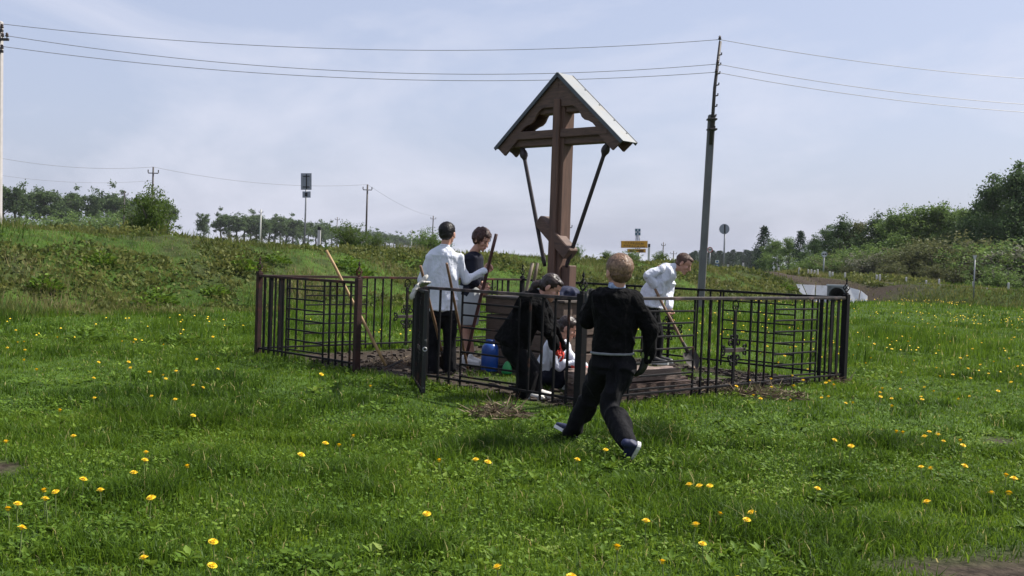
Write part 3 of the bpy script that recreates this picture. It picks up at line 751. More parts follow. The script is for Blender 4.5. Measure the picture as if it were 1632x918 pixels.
for s in 'LR':
    g = J['ank' + s].copy(); g[2] = .02
    shoe(p2, g + np.array([-.05, .0, 0]), g + np.array([.18, -.03, 0]), Z, white_shoe, white_rub, .92)

# 3 --- the girl in black bending over
J = jp(10.15, head=(878, 458, -.02), neck=(858, 474), chest=(846, 492), waist=(828, 524), pel=(818, 544), shoL=(862, 484, .13), shoR=(855, 487, -.14), elbL=(880, 525, .15), elbR=(872, 530, -.12), wriL=(893, 553, .12), wriR=(883, 550, -.02),
       hipL=(822, 553, .08), hipR=(818, 555, -.08), kneeL=(849, 590, .12), kneeR=(843, 592, -.08), ankL=(852, 621, .12), ankR=(836, 624, -.06))
J.update(hdL=np.array([.35, .1, -.9]), pmL=np.array([-.6, .1, 0]), thL=np.array([.5, -1, 0]), hdR=np.array([.25, .3, -.9]), pmR=np.array([.6, .4, 0]), thR=np.array([.5, .8, 0]))
p3 = thing('person', 'person in black bending forward in orange gloves and white shoes, dark hair tied back', 'person', G(846, 634))
fw = nrm([.98, -.15, 0]); sd = nrm([.1, 1, 0])
b, Q, ax, k = body(p3, J, fw, sd, (np.array([.80, -.16, -.60]), np.array([.58, -.1, .80])), 'LR', h=.235, scale=1.0)
face_parts(p3, b, Q, ax, k, hair_dark)
S = hair_cap(Q, ax, k, .007) + limb([Q(0, -.09, -.02), Q(.01, -.125, -.07), Q(.02, -.115, -.14), Q(.02, -.09, -.20)], [.036, .036, .030, .012])
blob('hair', S, hair_dark, p3, .006, 2, .004, 45)
blob('jacket', [torso_shape(J, sd, wsh=.190, dch=.150, wwa=.175, dwa=.155, whi=.185, dhi=.150, fat=.006, low=.05, hem=.01)] + arms_shapes(J, .068, .060, .046) + [cap(J['neck'] - Z * .01, .062, J['neck'] + np.array([-.03, 0, .03]), .055)], black_cloth, p3, .0085, 2, .030, 9, .001, (1, 1, .7), 8)
blob('trousers', legs_shapes(J, .105, .092, .082) + [cap(J['pel'], .14, J['pel'] + Z * -.02, .13)], black_trouser, p3, .009, 4, .013, 7, .001, (1, 1, .6), 9)
for i, s in enumerate('LR'): blob('glove', hand(J['wri' + s], J['hd' + s], J['pm' + s], J['th' + s], 1.05, .5, .010) + [cap(J['wri' + s] * 1.05 - J['elb' + s] * .05, .034, J['wri' + s] * .8 + J['elb' + s] * .2, .04)], red_glove, p3, .005, 1)
for s in 'LR':
    g = J['ank' + s].copy(); g[2] = .0
    shoe(p3, g + np.array([-.05, 0, 0]), g + np.array([.19, -.04, 0]), Z, white_shoe, white_rub, .95)

# 4 --- the girl crouching in a white shirt
J = jp(10.95, head=(905, 523, 0), neck=(892, 540, .02), chest=(885, 555, .03), waist=(875, 580, .05), pel=(872, 596, .06), shoL=(897, 549, .14), shoR=(882, 552, -.13), elbL=(911, 578, .14), elbR=(890, 582, -.16), wriL=(929, 584, .02), wriR=(916, 583, -.12),
       hipL=(876, 599, .13), hipR=(873, 600, -.04), kneeL=(909, 582, .16), kneeR=(902, 586, -.10), ankL=(893, 612, .14), ankR=(889, 614, -.06))
J.update(hdL=np.array([.9, -.1, -.35]), pmL=np.array([0, -.3, -.9]), thL=np.array([0, -1, 0]), hdR=np.array([.9, .1, -.1]), pmR=np.array([0, .2, -.9]), thR=np.array([0, 1, 0]))
p4 = thing('person', 'person crouching in a white shirt with red gloves, hair tied, beside the bending one', 'person', G(890, 618))
fw = nrm([.98, -.1, 0]); sd = nrm([.1, 1, 0])
b, Q, ax, k = body(p4, J, fw, sd, (np.array([.86, -.12, -.5]), np.array([.5, 0, .86])), 'LR', h=.228, scale=1.0)
face_parts(p4, b, Q, ax, k, hair_dark)
blob('hair', hair_cap(Q, ax, k, .007) + limb([Q(0, -.10, .0), Q(0, -.14, -.04), Q(0, -.13, -.13)], [.032, .03, .015]), hair_dark, p4, .006, 2, .004, 45)
blob('shirt', [torso_shape(J, sd, wsh=.165, dch=.105, wwa=.155, dwa=.115, whi=.16, dhi=.12, low=.03)] + arms_shapes(J, .055, .050, .042), white_shirt, p4, .0075, 2, .028, 9, .001, (1, 1, .7), 12)
blob('trousers', legs_shapes(J, .088, .074, .062) + [cap(J['pel'], .12, J['pel'] - Z * .03, .12)], navy, p4, .009, 4, .011, 7, .001, (1, 1, 1), 13)
for s in 'LR': blob('glove', hand(J['wri' + s], J['hd' + s], J['pm' + s], J['th' + s], 1.02, .45, .010) + [cap(J['wri' + s] * 1.05 - J['elb' + s] * .05, .034, J['wri' + s] * .8 + J['elb' + s] * .2, .038)], red_glove, p4, .005, 1)
for s in 'LR':
    g = J['ank' + s].copy(); g[2] = .01
    shoe(p4, g + np.array([-.05, 0, 0]), g + np.array([.18, -.02, 0]), Z, white_shoe, white_rub, .9)

# 5 --- the boy striding past
J = jp(7.55, head=(985, 433, .0), neck=(983, 457, .0), chest=(982, 492, .0), waist=(978, 535, .0), pel=(976, 563, 0), shoL=(955, 474, .04), shoR=(1009, 478, -.03), elbL=(934, 514, .12), elbR=(1037, 525, -.04), wriL=(937, 490, .30), wriR=(1031, 568, .02),
       hipL=(962, 582, .03), hipR=(990, 584, -.04), kneeL=(943, 634, .24), kneeR=(974, 648, -.10), ankL=(909, 686, .36), ankR=(1001, 704, -.36))
J.update(hdL=np.array([-.1, .5, .75]), pmL=np.array([.8, 0, .1]), thL=np.array([.2, -.8, .5]), hdR=np.array([-.25, .15, -.9]), pmR=np.array([-.7, .5, 0]), thR=np.array([-.6, .5, 0]))
p5 = thing('person', 'person with fair hair striding in a black sweater, black gloves and navy sneakers, back turned', 'person', G(958, 712))
fw = nrm([-.35, .93, 0]); sd = nrm([.96, .22, 0])
b, Q, ax, k = body(p5, J, fw, sd, (np.array([-.42, .9, -.06]), Z + np.array([.03, 0, 0])), 'LR', h=.224)
face_parts(p5, b, Q, ax, k, hair_fair)
S = hair_cap(Q, ax, k, .010)
strands(blob('hair', S, hair_fair, p5, .005, 1, .004, 50), Q, k, mat('fair_hair_lights', (.38, .24, .155), (.11, .062, .040), rough=.45, scale=60), 1300, .045, .012, .4, 5)
blob('sweater', [torso_shape(J, sd, wsh=.180, dch=.118, wwa=.146, dwa=.112, whi=.143, dhi=.108, fat=.004)] + arms_shapes(J, .058, .053, .045), black_cloth, p5, .0075, 2, .020, 10, .0015, (1, 1, .8), 17)
mk('hem_band', *loft([(J['pel'] - Z * .006, .160, .126), (J['pel'] + Z * .010, .160, .126)], sd), mat('grey_knit_band', (.22, .23, .24), (.16, .17, .18), rough=.9, scale=40), p5, smooth=True)
mk('collar', *loft([(J['neck'] - Z * .018, .066, .062), (J['neck'] + Z * .030, .056, .052)], sd), mat('blue_checked_collar', (.42, .50, .66), (.18, .24, .40), rough=.85, scale=60, detail=1), p5, smooth=True)
blob('trousers', legs_shapes(J, .086, .070, .066) + [loft([(J['pel'] - Z * .10, .140, .112), (J['pel'], .135, .102)], sd)], black_trouser, p5, .0075, 2, .030, 10, .001, (1, 1, .6), 19)
for s, c in (('L', .7), ('R', .32)): blob('glove', hand(J['wri' + s], J['hd' + s], J['pm' + s], J['th' + s], 1.18, c, .0105), black_glove, p5, .0045, 1)
mk('glove_cuff', *cap(J['wriR'] - np.array([0, 0, .012]), .040, J['wriR'] + (J['elbR'] - J['wriR']) * .02, .041), mat('lime_green_knit', (.35, .48, .14), rough=.9), p5, smooth=True)
shoe(p5, P(917, 700, 7.9), P(884, 681, 8.02), np.array([.45, .1, .85]), navy_shoe, white_rub, .95)
shoe(p5, P(1021, 708, 7.12), P(1001, 742, 7.22), np.array([-.78, -.2, .45]), navy_shoe, white_rub, .95)

# 6 --- the man digging
J = jp(13.3, head=(1090, 420, -.02), neck=(1072, 427), chest=(1058, 440), waist=(1041, 468), pel=(1037, 484), shoL=(1070, 434, .14), shoR=(1052, 428, -.15), elbL=(1069, 466, .10), elbR=(1033, 440, -.20), wriL=(1065, 489, -.04), wriR=(1043, 455, -.16),
       hipL=(1040, 497, .09), hipR=(1033, 497, -.09), kneeL=(1048, 537, .12), kneeR=(1037, 537, -.10), ankL=(1046, 568, .13), ankR=(1038, 571, -.10))
J.update(hdL=np.array([.05, -.2, -.95]), pmL=np.array([.5, -.8, 0]), thL=np.array([.6, .3, 0]), hdR=np.array([.35, .35, -.7]), pmR=np.array([.4, .8, 0]), thR=np.array([.6, -.3, -.4]))
p6 = thing('person', 'person in a loose white shirt stooping to dig with a long-handled shovel', 'person', P(1042, 577, 13.3))
fw = nrm([.97, -.2, 0]); sd = nrm([.2, .97, 0])
b, Q, ax, k = body(p6, J, fw, sd, (np.array([.80, -.28, -.52]), np.array([.5, -.1, .85])), h=.232, scale=1.05, curl=(1.0, 1.0))
hair_short = mat('cropped_brown_hair', (.12, .065, .045), (.07, .038, .028), rough=.6, scale=35, bump=.4, bscale=70)
face_parts(p6, b, Q, ax, k, hair_short)
strands(blob('hair', hair_cap(Q, ax, k, .0035), hair_short, p6, .006, 2, .002, 40), Q, k, hair_short, 900, .018, .003, .2, 8)
blob('shirt', [torso_shape(J, sd, wsh=.178, dch=.118, wwa=.175, dwa=.140, whi=.180, dhi=.145, fat=.004, low=.03, hem=.012)] + arms_shapes(J, .052, .048, .042), white_shirt, p6, .0075, 2, .026, 9, .002, (1, 1, .6), 23)
mk('collar', *cap(J['neck'] - nrm(J['head'] - J['neck']) * .01, .060, J['neck'] + nrm(J['head'] - J['neck']) * .022, .055), white_shirt, p6, smooth=True)
blob('trousers', legs_shapes(J, .094, .076, .066) + [cap(J['pel'], .13, J['pel'] - Z * .03, .13)], black_trouser, p6, .009, 4, .012, 7, .001, (1, 1, .6), 25)
for s in 'LR':
    g = J['ank' + s].copy(); g[2] = J['ankR'][2] - .065
    shoe(p6, g + np.array([-.05, 0, 0]), g + np.array([.21, -.05, 0]), Z, black_shoe, white_rub, 1.0)

# ------------------------------------------------------------------ tools and small things
ash = mat('worn_wooden_handle', (.23, .135, .075), (.15, .085, .05), rough=.6, scale=10, stretch=(2, 2, .4), bump=.2)
pale = mat('pale_wooden_handle', (.42, .27, .12), (.30, .19, .085), rough=.6, scale=10, stretch=(2, 2, .4), bump=.2)
darkred = mat('dark_red_stained_pole', (.085, .026, .022), (.045, .018, .016), rough=.5, scale=8)
steel = mat('dark_tool_steel', (.07, .062, .055), (.035, .03, .028), rough=.6, scale=14, metallic=.5, spots=((.12, .06, .035), 9, .5, .7))
def tool(label, top, bot, r_=.016, hm=ash, kind='shovel', face=(0, -1, 0), name=None):
    top = np.asarray(top, float); bot = np.asarray(bot, float); d = nrm(bot - top)
    t = thing(name or kind, label, kind if kind != 'stake' else 'pole', bot, None)
    sd_ = nrm(np.cross(d, face)); hl = bot - d * (.0 if kind == 'stake' else .22 if kind == 'shovel' else .03)
    n_ = 7; pts = [top + (hl - top) * i / n_ + np.array([0, 0, .006 * math.sin(i * 1.7)]) for i in range(n_ + 1)]
    mk('handle', *tube(pts, [r_ * .96] + [r_] * (n_ - 1) + [r_ * .94], 10), hm, t, smooth=True)
    if kind == 'shovel':
        fc = nrm(np.cross(sd_, d))
        o_ = []; rows = 7
        for i in range(rows):
            q = i / (rows - 1); wd = .095 * (1 - .9 * max(0, q - .55) ** 1.5 / .45 ** 1.5) * (1 if q > .08 else .8)
            for j in range(5):
                k_ = (j - 2) / 2; o_.append(hl + d * (.02 + q * .24) + sd_ * k_ * wd + fc * .022 * (k_ * k_ - .4))
        f_ = [(i * 5 + j, i * 5 + j + 1, i * 5 + j + 6, i * 5 + j + 5) for i in range(rows - 1) for j in range(4)]
        back = [p + fc * .003 for p in o_]; nn_ = len(o_)
        f_ += [tuple(x + nn_ for x in reversed(q)) for q in f_]
        mk('blade', o_ + back, f_, steel, t, smooth=True)
        mk('socket', *tube([hl - d * .10, hl + d * .04], [.021, .024], 10), steel, t, smooth=True)
    elif kind == 'rake':
        mk('rake_bar', *beam(bot - sd_ * .20, bot + sd_ * .20, .025, .02, d), steel, t)
        for i in range(10):
            q = bot + sd_ * (-.19 + i * .042); mk('tine', *tube([q, q + nrm(face) * .05 + d * .03, q + nrm(face) * .06 + d * .06], [.005, .005, .002], 5), steel, t)
    return t
tool('long pale wooden rake leaning on the short fence panel between rusty posts', P(520, 399, 12.1), G(617, 586, .05), .017, pale, 'rake', (.4, -1, 0))
tool('brown shovel handle leaning on the fence next to the open gate', P(670, 424, 11.2), G(712, 590, .02), .016, ash, 'shovel', (-.6, -1, 0))
tool('slimmer brown rake handle leaning on the fence, in front of the grey skirt', P(712, 420, 11.0), G(746, 590, .03), .015, ash, 'rake', (-.6, -1, 0))
tool('dark red square pole held upright by the person in the white shirt', P(791, 373, 12.02), P(742, 572, 12.35), .020, darkred, 'stake', name='wooden_pole')
tool('long shovel held by the stooping person in the white shirt', P(1036, 446, 13.15), P(1108, 583, 12.9), .017, ash, 'shovel', (.3, -1, .3))
tool('weathered grey shovel shaft leaning on the plinth, the lighter of two', P(849, 419, 12.1), P(812, 575, 12.0), .020, mat('grey_shaft', (.20, .16, .11), rough=.7), 'stake', name='tool_shaft')
tool('darker tool shaft leaning on the plinth beside a lighter one', P(857, 419, 12.2), P(826, 575, 12.1), .020, mat('dark_shaft', (.10, .075, .05), rough=.7), 'stake', name='tool_shaft')
# water canister and scoop
c = P(780, 588, 12.3); c[2] = .01
jug = thing('water_canister', 'round-shouldered blue plastic water canister on the soil beside the plinth', 'canister', c)
blue = mat('blue_plastic', (.012, .075, .34), (.010, .055, .25), rough=.3, scale=5, spec=.5)
bd = mk('canister_body', *lathe(c, [(.085, 0), (.098, .012), (.10, .05), (.096, .06), (.10, .07), (.10, .18), (.096, .19), (.10, .20), (.099, .25), (.088, .295), (.058, .325), (.032, .335)], 24), blue, jug, smooth=True)
mk('cap', *lathe(c + Z * .335, [(.034, 0), (.034, .022), (.03, .026)], 16), mat('dark_blue_cap', (.01, .03, .12), rough=.4), bd, smooth=True)
mk('carry_handle', *tube([c + np.array([-.05, 0, .325]), c + np.array([-.045, 0, .36]), c + np.array([.045, 0, .36]), c + np.array([.05, 0, .325])], .008, 6), blue, jug, smooth=True)
c = P(808, 588, 12.0); c[2] = .02
gs = thing('plastic_scoop', 'small bright green plastic scoop standing next to the blue canister', 'scoop', c)
green = mat('green_plastic', (.02, .26, .07), rough=.35, scale=6)
mk('bowl', *lathe(c, [(.055, 0), (.062, .02), (.050, .08), (.028, .125), (.012, .14)], 16), green, gs, smooth=True)
mk('grip', *tube([c + Z * .12, c + np.array([.03, 0, .16]), c + np.array([.07, .0, .15])], .009, 8), green, gs, smooth=True)
# gloves on the gate, jacket on the plinth
gp = v3(g0 + gd * .45, 1.0)
def soft(name, label, cat, loc, shapes, material, voxel=.006, fold=.006, fs=14):
    t = thing(name, label, cat, loc); blob('cloth', shapes, material, t, voxel, 2, fold, fs, .0); return t
cotton = mat('dirty_white_cotton_glove', (.55, .53, .48), (.38, .36, .32), rough=.95, scale=25, bump=.3)
def glove_at(p, d, drop, lab):
    t = thing('work_glove', lab, 'glove', p)
    blob('palm', hand(p, d, (0, 0, -1), (d[1], -d[0], 0), 1.15, drop, .011) + [cap(p - nrm(d) * .03, .042, p - nrm(d) * .08, .045, side=(d[1], -d[0], 0), ratio=.4)], cotton, t, .005, 1, .004, 25)
glove_at(gp + Z * .035 + np.array([-.02, .10, 0]), np.array([-.55, -.3, -.75]), .25, 'dirty white work glove hanging off the gate with its fingers down')
glove_at(gp + Z * .045 + np.array([.03, -.10, 0]), np.array([.3, -.9, .2]), .1, 'dirty white work glove lying flat along the top of the gate')
jk = X(.30, .32, PL + .02)
soft('folded_jacket', 'crumpled navy blue jacket lying on top of the timber plinth', 'jacket', jk, [ell(jk + Z * .04, (CA, CN, CZ), (.26, .20, .07)), ell(jk + Z * .07 + CA * .12, (CA, CN, CZ), (.15, .14, .06)), cap(jk + Z * .06 - CA * .15, .055, jk + CN * .24 + Z * .03 - CA * .2, .045), cap(jk + Z * .05 + CA * .2, .05, jk + CN * .26 + Z * .01 + CA * .1, .04)], mat('navy_jacket_cloth', (.016, .022, .055), (.01, .013, .032), rough=.8, scale=6, bump=.2), .009, .025, 8)

# ------------------------------------------------------------------ plants: leaf tools
def kites(c, d, s, ln, wd):
    """leaf faces: base c, direction d, side s"""
    n = len(c); ln = ln[:, None]; wd = wd[:, None]
    v = np.stack([c, c + d * ln * .5 + s * wd * .5, c + d * ln, c + d * ln * .5 - s * wd * .5], 1).reshape(-1, 3)
    o = np.arange(n)[:, None] * 4
    return v, np.concatenate([o + [0, 1, 2], o + [0, 2, 3]])
def rdir(n, up=0.0):
    d = RNG.normal(size=(n, 3)); d[:, 2] += up; return d / np.linalg.norm(d, axis=1, keepdims=True)
def perp(d):
    s = np.cross(d, RNG.normal(size=d.shape)); return s / (np.linalg.norm(s, axis=1, keepdims=True) + 1e-9)
def leaf_cloud(centres, rad, per, size, up=.1):
    n = len(centres) * per
    c = np.repeat(centres, per, 0) + RNG.normal(size=(n, 3)) * np.repeat(rad, per)[:, None] * np.array([.55, .55, .42])
    d = rdir(n, up); ln = size * RNG.uniform(.6, 1.4, n)
    v, t = kites(c, d, perp(d), ln, ln * RNG.uniform(.5, .85, n))
    clump = np.repeat(RNG.uniform(0, 1, len(centres)), per)
    return v, t, np.repeat(np.clip(.55 * clump + .45 * RNG.uniform(0, 1, n), 0, 1), 4)
def cat_mesh(parts):
    V = []; T = []; R_ = []; o = 0
    for v, t, r_ in parts: V.append(v); T.append(t + o); R_.append(r_); o += len(v)
    return np.concatenate(V), np.concatenate(T), np.concatenate(R_)
bark = mat('grey_bark', (.13, .115, .095), (.07, .06, .05), rough=.9, scale=6, stretch=(2, 2, .4))
bark_d = mat('dark_bark', (.06, .05, .04), (.035, .03, .025), rough=.9, scale=6)
LEAF = {
 'belt': leafmat('shelterbelt_leaves', [(0, (.048, .080, .034)), (.5, (.076, .118, .046)), (1, (.115, .165, .065))]),
 'mid': leafmat('fresh_green_leaves', [(0, (.060, .105, .028)), (.5, (.105, .170, .042)), (1, (.16, .235, .065))]),
 'dark': leafmat('dark_green_leaves', [(0, (.034, .064, .024)), (.5, (.060, .104, .036)), (1, (.095, .15, .05))]),
 'olive': leafmat('olive_young_leaves', [(0, (.060, .075, .028)), (.5, (.095, .110, .042)), (1, (.145, .15, .062))]),
 'pale': leafmat('pale_blossom_leaves', [(0, (.07, .09, .04)), (.6, (.14, .15, .09)), (1, (.36, .35, .30))]),
 'pine': leafmat('conifer_needles', [(0, (.018, .038, .022)), (.5, (.030, .058, .030)), (1, (.050, .085, .040))], .15),
 'bush': leafmat('bush_leaves', [(0, (.035, .062, .012)), (.5, (.070, .115, .022)), (1, (.115, .165, .035))]),
}
PROTO = {}
def make_tree(kind, seed, lm, H=10.0):
    """trunk and crown meshes for a tree of height 1 unit = H metres"""
    global RNG
    keep = RNG; RNG = np.random.default_rng(seed); rr = random.Random(seed)
    mb = MB(); cents = []; rads = []
    if kind == 'belt':
        lean = np.array([rr.uniform(-.6, .6), rr.uniform(-.4, .4), 0]); pts = [np.array([0, 0, -.4])] + [lean * (q ** 1.5) + np.array([rr.uniform(-.1, .1), rr.uniform(-.1, .1), H * .92 * q]) for q in np.linspace(.15, 1, 8)]
        mb.add(*tube(pts, [.30, .27, .25, .22, .19, .15, .11, .07, .02], 7))
        for i in range(21):
            q = rr.uniform(.56, 1.0) if i > 2 else rr.uniform(.25, .5); b0 = lean * q ** 1.5 + np.array([0, 0, H * .88 * q]); a = rr.uniform(0, 6.28); ln = rr.uniform(.5, 2.0) * (1.2 - .5 * q) * (1 if i > 2 else .6)
            b1 = b0 + np.array([math.cos(a) * ln, math.sin(a) * ln, ln * rr.uniform(.2, 1.0)])
            mb.add(*tube([b0, (b0 + b1) / 2 + np.array([0, 0, .1]), b1], [.07, .05, .02], 5))
            for _ in range(rr.choice((2, 3, 4)) if i > 2 else 1): cents.append(b1 + np.array([rr.gauss(0, .55), rr.gauss(0, .55), rr.gauss(0, .5)])); rads.append(rr.uniform(.3, .75))
        v, t, r_ = leaf_cloud(np.array(cents), np.array(rads), 72, .32)
    elif kind == 'broad':
        pts = [np.array([0, 0, -.4]), np.array([.05, 0, H * .2]), np.array([rr.uniform(-.3, .3), rr.uniform(-.3, .3), H * .5]), np.array([rr.uniform(-.5, .5), 0, H * .82])]
        mb.add(*tube(pts, [.24, .18, .12, .03], 7))
        for i in range(34):
            q = rr.uniform(.12, .95); a = rr.uniform(0, 6.28); R0 = H * .34 * math.sin(min(1, q * 1.15 + .12) * math.pi) ** .6 + .3
            ln = R0 * rr.uniform(.55, 1.08); b0 = np.array([0, 0, H * q * .8]); b1 = np.array([math.cos(a) * ln, math.sin(a) * ln, H * q * rr.uniform(.92, 1.05)])
            mb.add(*tube([b0, (b0 + b1) / 2 + np.array([0, 0, .15]), b1], [.06, .04, .012], 5))
            for _ in range(4): cents.append(b1 + np.array([rr.gauss(0, .55), rr.gauss(0, .55), rr.gauss(0, .4)])); rads.append(rr.uniform(.5, 1.0))
        v, t, r_ = leaf_cloud(np.array(cents), np.array(rads), 90, .24)
    elif kind == 'shrub':
        for i in range(30):
            a = rr.uniform(0, 6.28); ln = H * rr.uniform(.45, 1.05); sp = rr.uniform(.05, .8); b0 = np.array([math.cos(a) * .03 * H, math.sin(a) * .03 * H, -.1]); b1 = np.array([math.cos(a) * sp * ln, math.sin(a) * sp * ln, ln * math.sqrt(max(.1, 1 - sp * sp * .8))])
            mb.add(*tube([b0, (b0 + b1) / 2 + np.array([0, 0, .08 * H]), b1], [.018 * H, .012 * H, .003 * H], 5))
            for q in (.3, .5, .66, .8, .92, 1.02): cents.append(b0 + (b1 - b0) * q + np.array([rr.gauss(0, .10 * H), rr.gauss(0, .10 * H), rr.gauss(.02 * H, .07 * H)])); rads.append(rr.uniform(.05, .15) * H)
        v, t, r_ = leaf_cloud(np.array(cents), np.array(rads), 44, .042 * H, .5)
    else:
        mb.add(*tube([np.array([0, 0, -.4]), np.array([0, 0, H * .5]), np.array([0, 0, H])], [.16, .1, .02], 6))
        for i in range(46):
            q = .08 + .9 * i / 45; R0 = (1 - q) ** .8 * H * .30 + .25; a = i * 2.4
            for _ in range(3):
                a += 2.09 + rr.uniform(-.3, .3); ln = R0 * rr.uniform(.7, 1.1); cents.append(np.array([math.cos(a) * ln * .6, math.sin(a) * ln * .6, H * q - .1 * ln])); rads.append(.18 + ln * .30)
        v, t, r_ = leaf_cloud(np.array(cents), np.array(rads), 26, .26, -.1)
    RNG = keep
    tm = bpy.data.meshes.new('trunk'); tm.from_pydata(mb.v, [], mb.f); tm.polygons.foreach_set('use_smooth', [True] * len(tm.polygons)); tm.materials.append(bark if kind != 'pine' else bark_d)
    return tm, mk_tri('crown', v, t, LEAF[lm], r_)
def tree(proto, name, label, cat, loc, h, group, wide=1.0, rz=None, H=10.0, lean=0.0):
    tm, cm = PROTO[proto]
    r_ = bpy.data.objects.new(name, None); COL.objects.link(r_); r_.location = Vector([float(q) for q in loc]); s = h / H; r_.scale = (s * wide, s * wide, s)
    r_.rotation_euler = (lean, 0, random.uniform(0, 6.28) if rz is None else rz); r_.empty_display_size = .1
    for nm, me in (('trunk', tm), ('crown', cm)):
        o = bpy.data.objects.new(nm, me); COL.objects.link(o); o.parent = r_
    return tag(r_, label, cat, group)
for i in range(6): PROTO['belt%d' % i] = make_tree('belt', 100 + i, 'belt')
for i, lm in enumerate(['mid', 'dark', 'dark', 'mid', 'olive']): PROTO['broad%d' % i] = make_tree('broad', 200 + i, lm)
PROTO['pine0'] = make_tree('pine', 300, 'pine'); PROTO['pine1'] = make_tree('pine', 301, 'pine')
for i, lm in enumerate(['bush', 'olive', 'pale', 'mid']): PROTO['shrub%d' % i] = make_tree('shrub', 400 + i, lm, 2.0)
def HZ(px): return 408 + (px - 816) * math.tan(ROLL)
def top_h(px, py, Y): return CH + (HZ(px) - py) * Y / F
def far_tree(proto, px, py, Y, label, cat, group, wide=1.0, name='tree', H=10.0, sink=0.0):
    p = P(px, HZ(px), Y); g = float(hgt(p[0], p[1])) - sink
    return tree(proto, name, label, cat, (p[0], p[1], g), max(.4, top_h(px, py, Y) - g), group, wide, None, H)
# shelterbelt beyond the main road, shrinking into the distance
GB = 'shelterbelt trees beyond the road'
for i, (px, py) in enumerate([(-16, 300), (8, 297), (26, 306), (46, 310), (68, 303), (90, 312), (108, 311), (128, 309), (146, 312), (164, 310), (180, 314), (197, 318), (214, 322), (236, 322), (262, 326)]):
    far_tree('belt%d' % (i * 5 % 6), px + random.uniform(-5, 5), py - 4 + random.uniform(-5, 5), 232 + px * .28 + random.uniform(-12, 12), 'tall bare-trunked shelterbelt tree beyond the weedy embankment', 'tree', GB, random.uniform(.85, 1.1), 'shelterbelt_tree')
for px, py in ((40, 346), (95, 345), (118, 343), (170, 344), (190, 346)): far_tree('shrub3', px, py, 225, 'low dark hedge shrub under the shelterbelt trees', 'shrub', 'hedge under the shelterbelt', 1.6, 'hedge_shrub', 2.0)
far_tree('belt1', 325, 341, 330, 'round-crowned tree standing alone in a gap of the shelterbelt', 'tree', GB, .95, 'shelterbelt_tree')
px = 352
i = 0
while px < 700:
    Y = np.interp(px, [350, 450, 500, 600, 700], [345, 375, 420, 620, 900]); py = np.interp(px, [350, 440, 500, 600, 700], [341, 346, 353, 371, 384])
    far_tree('belt%d' % (i * 5 % 6), px, py + random.uniform(-2, 3), Y + random.uniform(-8, 8), 'distant shelterbelt tree in a row shrinking towards the horizon', 'tree', GB, random.uniform(1.05, 1.4), 'shelterbelt_tree'); px += random.uniform(.6, 1.0) * 4.4 * F / Y * .62; i += 1
# the wood on the far side of the side road
GW = 'trees of the wood beyond the side road'
WL = {'broad0': 'bright green leafy tree inside the wood beyond the side road', 'broad1': 'dark green tree inside the wood beyond the side road', 'broad2': 'dark round-crowned tree inside the wood beyond the side road', 'broad3': 'light green spreading tree inside the wood beyond the side road'}
for i, (px, py, Y, pr_, wd, lab) in enumerate([
    (1216, 360, 135, 'pine0', 1.15, 'tallest dark conifer at the edge of the wood, above the guide posts'), (1236, 382, 132, 'broad0', 1.1, 'light green tree right behind the tallest conifer at the wood edge'), (1256, 379, 128, 'broad3', 1.1, 'light green leafy tree between the two conifers of the wood'), (1274, 368, 125, 'pine1', 1.15, 'second conifer of the wood, beside the dark thicket'),
    (1296, 380, 112, 'broad1', 1.1, 'dark tree with a low crown behind the culvert'), (1318, 366, 108, 'broad2', 1.1, 'dark dense tree behind the round road sign by the culvert'), (1340, 353, 104, 'broad1', 1.1, 'tall dark tree above the concrete culvert'), (1368, 350, 104, 'broad4', 1.0, 'brownish olive tree next to the tall dark tree above the culvert'),
    (1396, 349, 100, 'broad1', 1.1, None), (1425, 338, 98, 'broad0', 1.15, None), (1456, 329, 98, 'broad3', 1.2, None), (1488, 325, 98, 'broad0', 1.2, None), (1516, 334, 96, 'broad3', 1.1, None), (1542, 330, 94, 'broad0', 1.0, None), (1566, 318, 92, 'broad1', 1.0, None),
    (1578, 292, 88, 'broad2', .85, 'tall dark tree leaning on the highest tree of the wood'), (1612, 274, 86, 'broad2', .9, 'highest tree of the wood, dark with an open crown'), (1650, 282, 86, 'broad1', .95, None), (1700, 290, 84, 'broad0', 1.0, None), (1760, 290, 82, 'broad1', 1.0, None),
    (1352, 372, 118, 'broad2', 1.3, None), (1440, 350, 116, 'broad1', 1.5, None), (1520, 345, 116, 'broad2', 1.5, None), (1600, 330, 110, 'broad1', 1.5, None)]):
    far_tree(pr_, px, py, Y, lab or WL[pr_], 'tree', GW, wd, 'woodland_tree')
GS = 'shrubs along the wood edge'
for i, (px, py, Y, pr_, wd) in enumerate([(1282, 418, 90, 3, 1.4), (1310, 412, 88, 3, 1.3), (1338, 410, 84, 1, 1.3), (1362, 400, 80, 3, 1.3), (1388, 408, 76, 2, 1.2), (1412, 396, 78, 3, 1.3), (1440, 402, 74, 1, 1.4), (1466, 392, 75, 1, 1.4), (1494, 398, 72, 1, 1.4), (1520, 390, 72, 1, 1.4), (1546, 402, 70, 3, 1.3), (1574, 398, 69, 1, 1.3), (1600, 408, 66, 2, 1.2), (1626, 396, 66, 3, 1.3), (1655, 400, 66, 1, 1.3), (1424, 424, 70, 1, 1.3), (1482, 424, 68, 1, 1.3), (1536, 426, 66, 1, 1.2), (1590, 430, 62, 3, 1.2), (1350, 428, 76, 1, 1.3), (1690, 410, 64, 3, 1.3)]):
    lab = ['', 'olive brown leafy shrub along the edge of the wood', 'shrub with pale white blossom at the edge of the wood', 'fresh green leafy shrub along the edge of the wood'][pr_]
    far_tree('shrub%d' % pr_, px, py - random.uniform(0, 8), Y, lab, 'shrub', GS, wd * random.uniform(1.0, 1.35), 'shrub', 2.0)
GC = 'far conifers beyond the embankment'
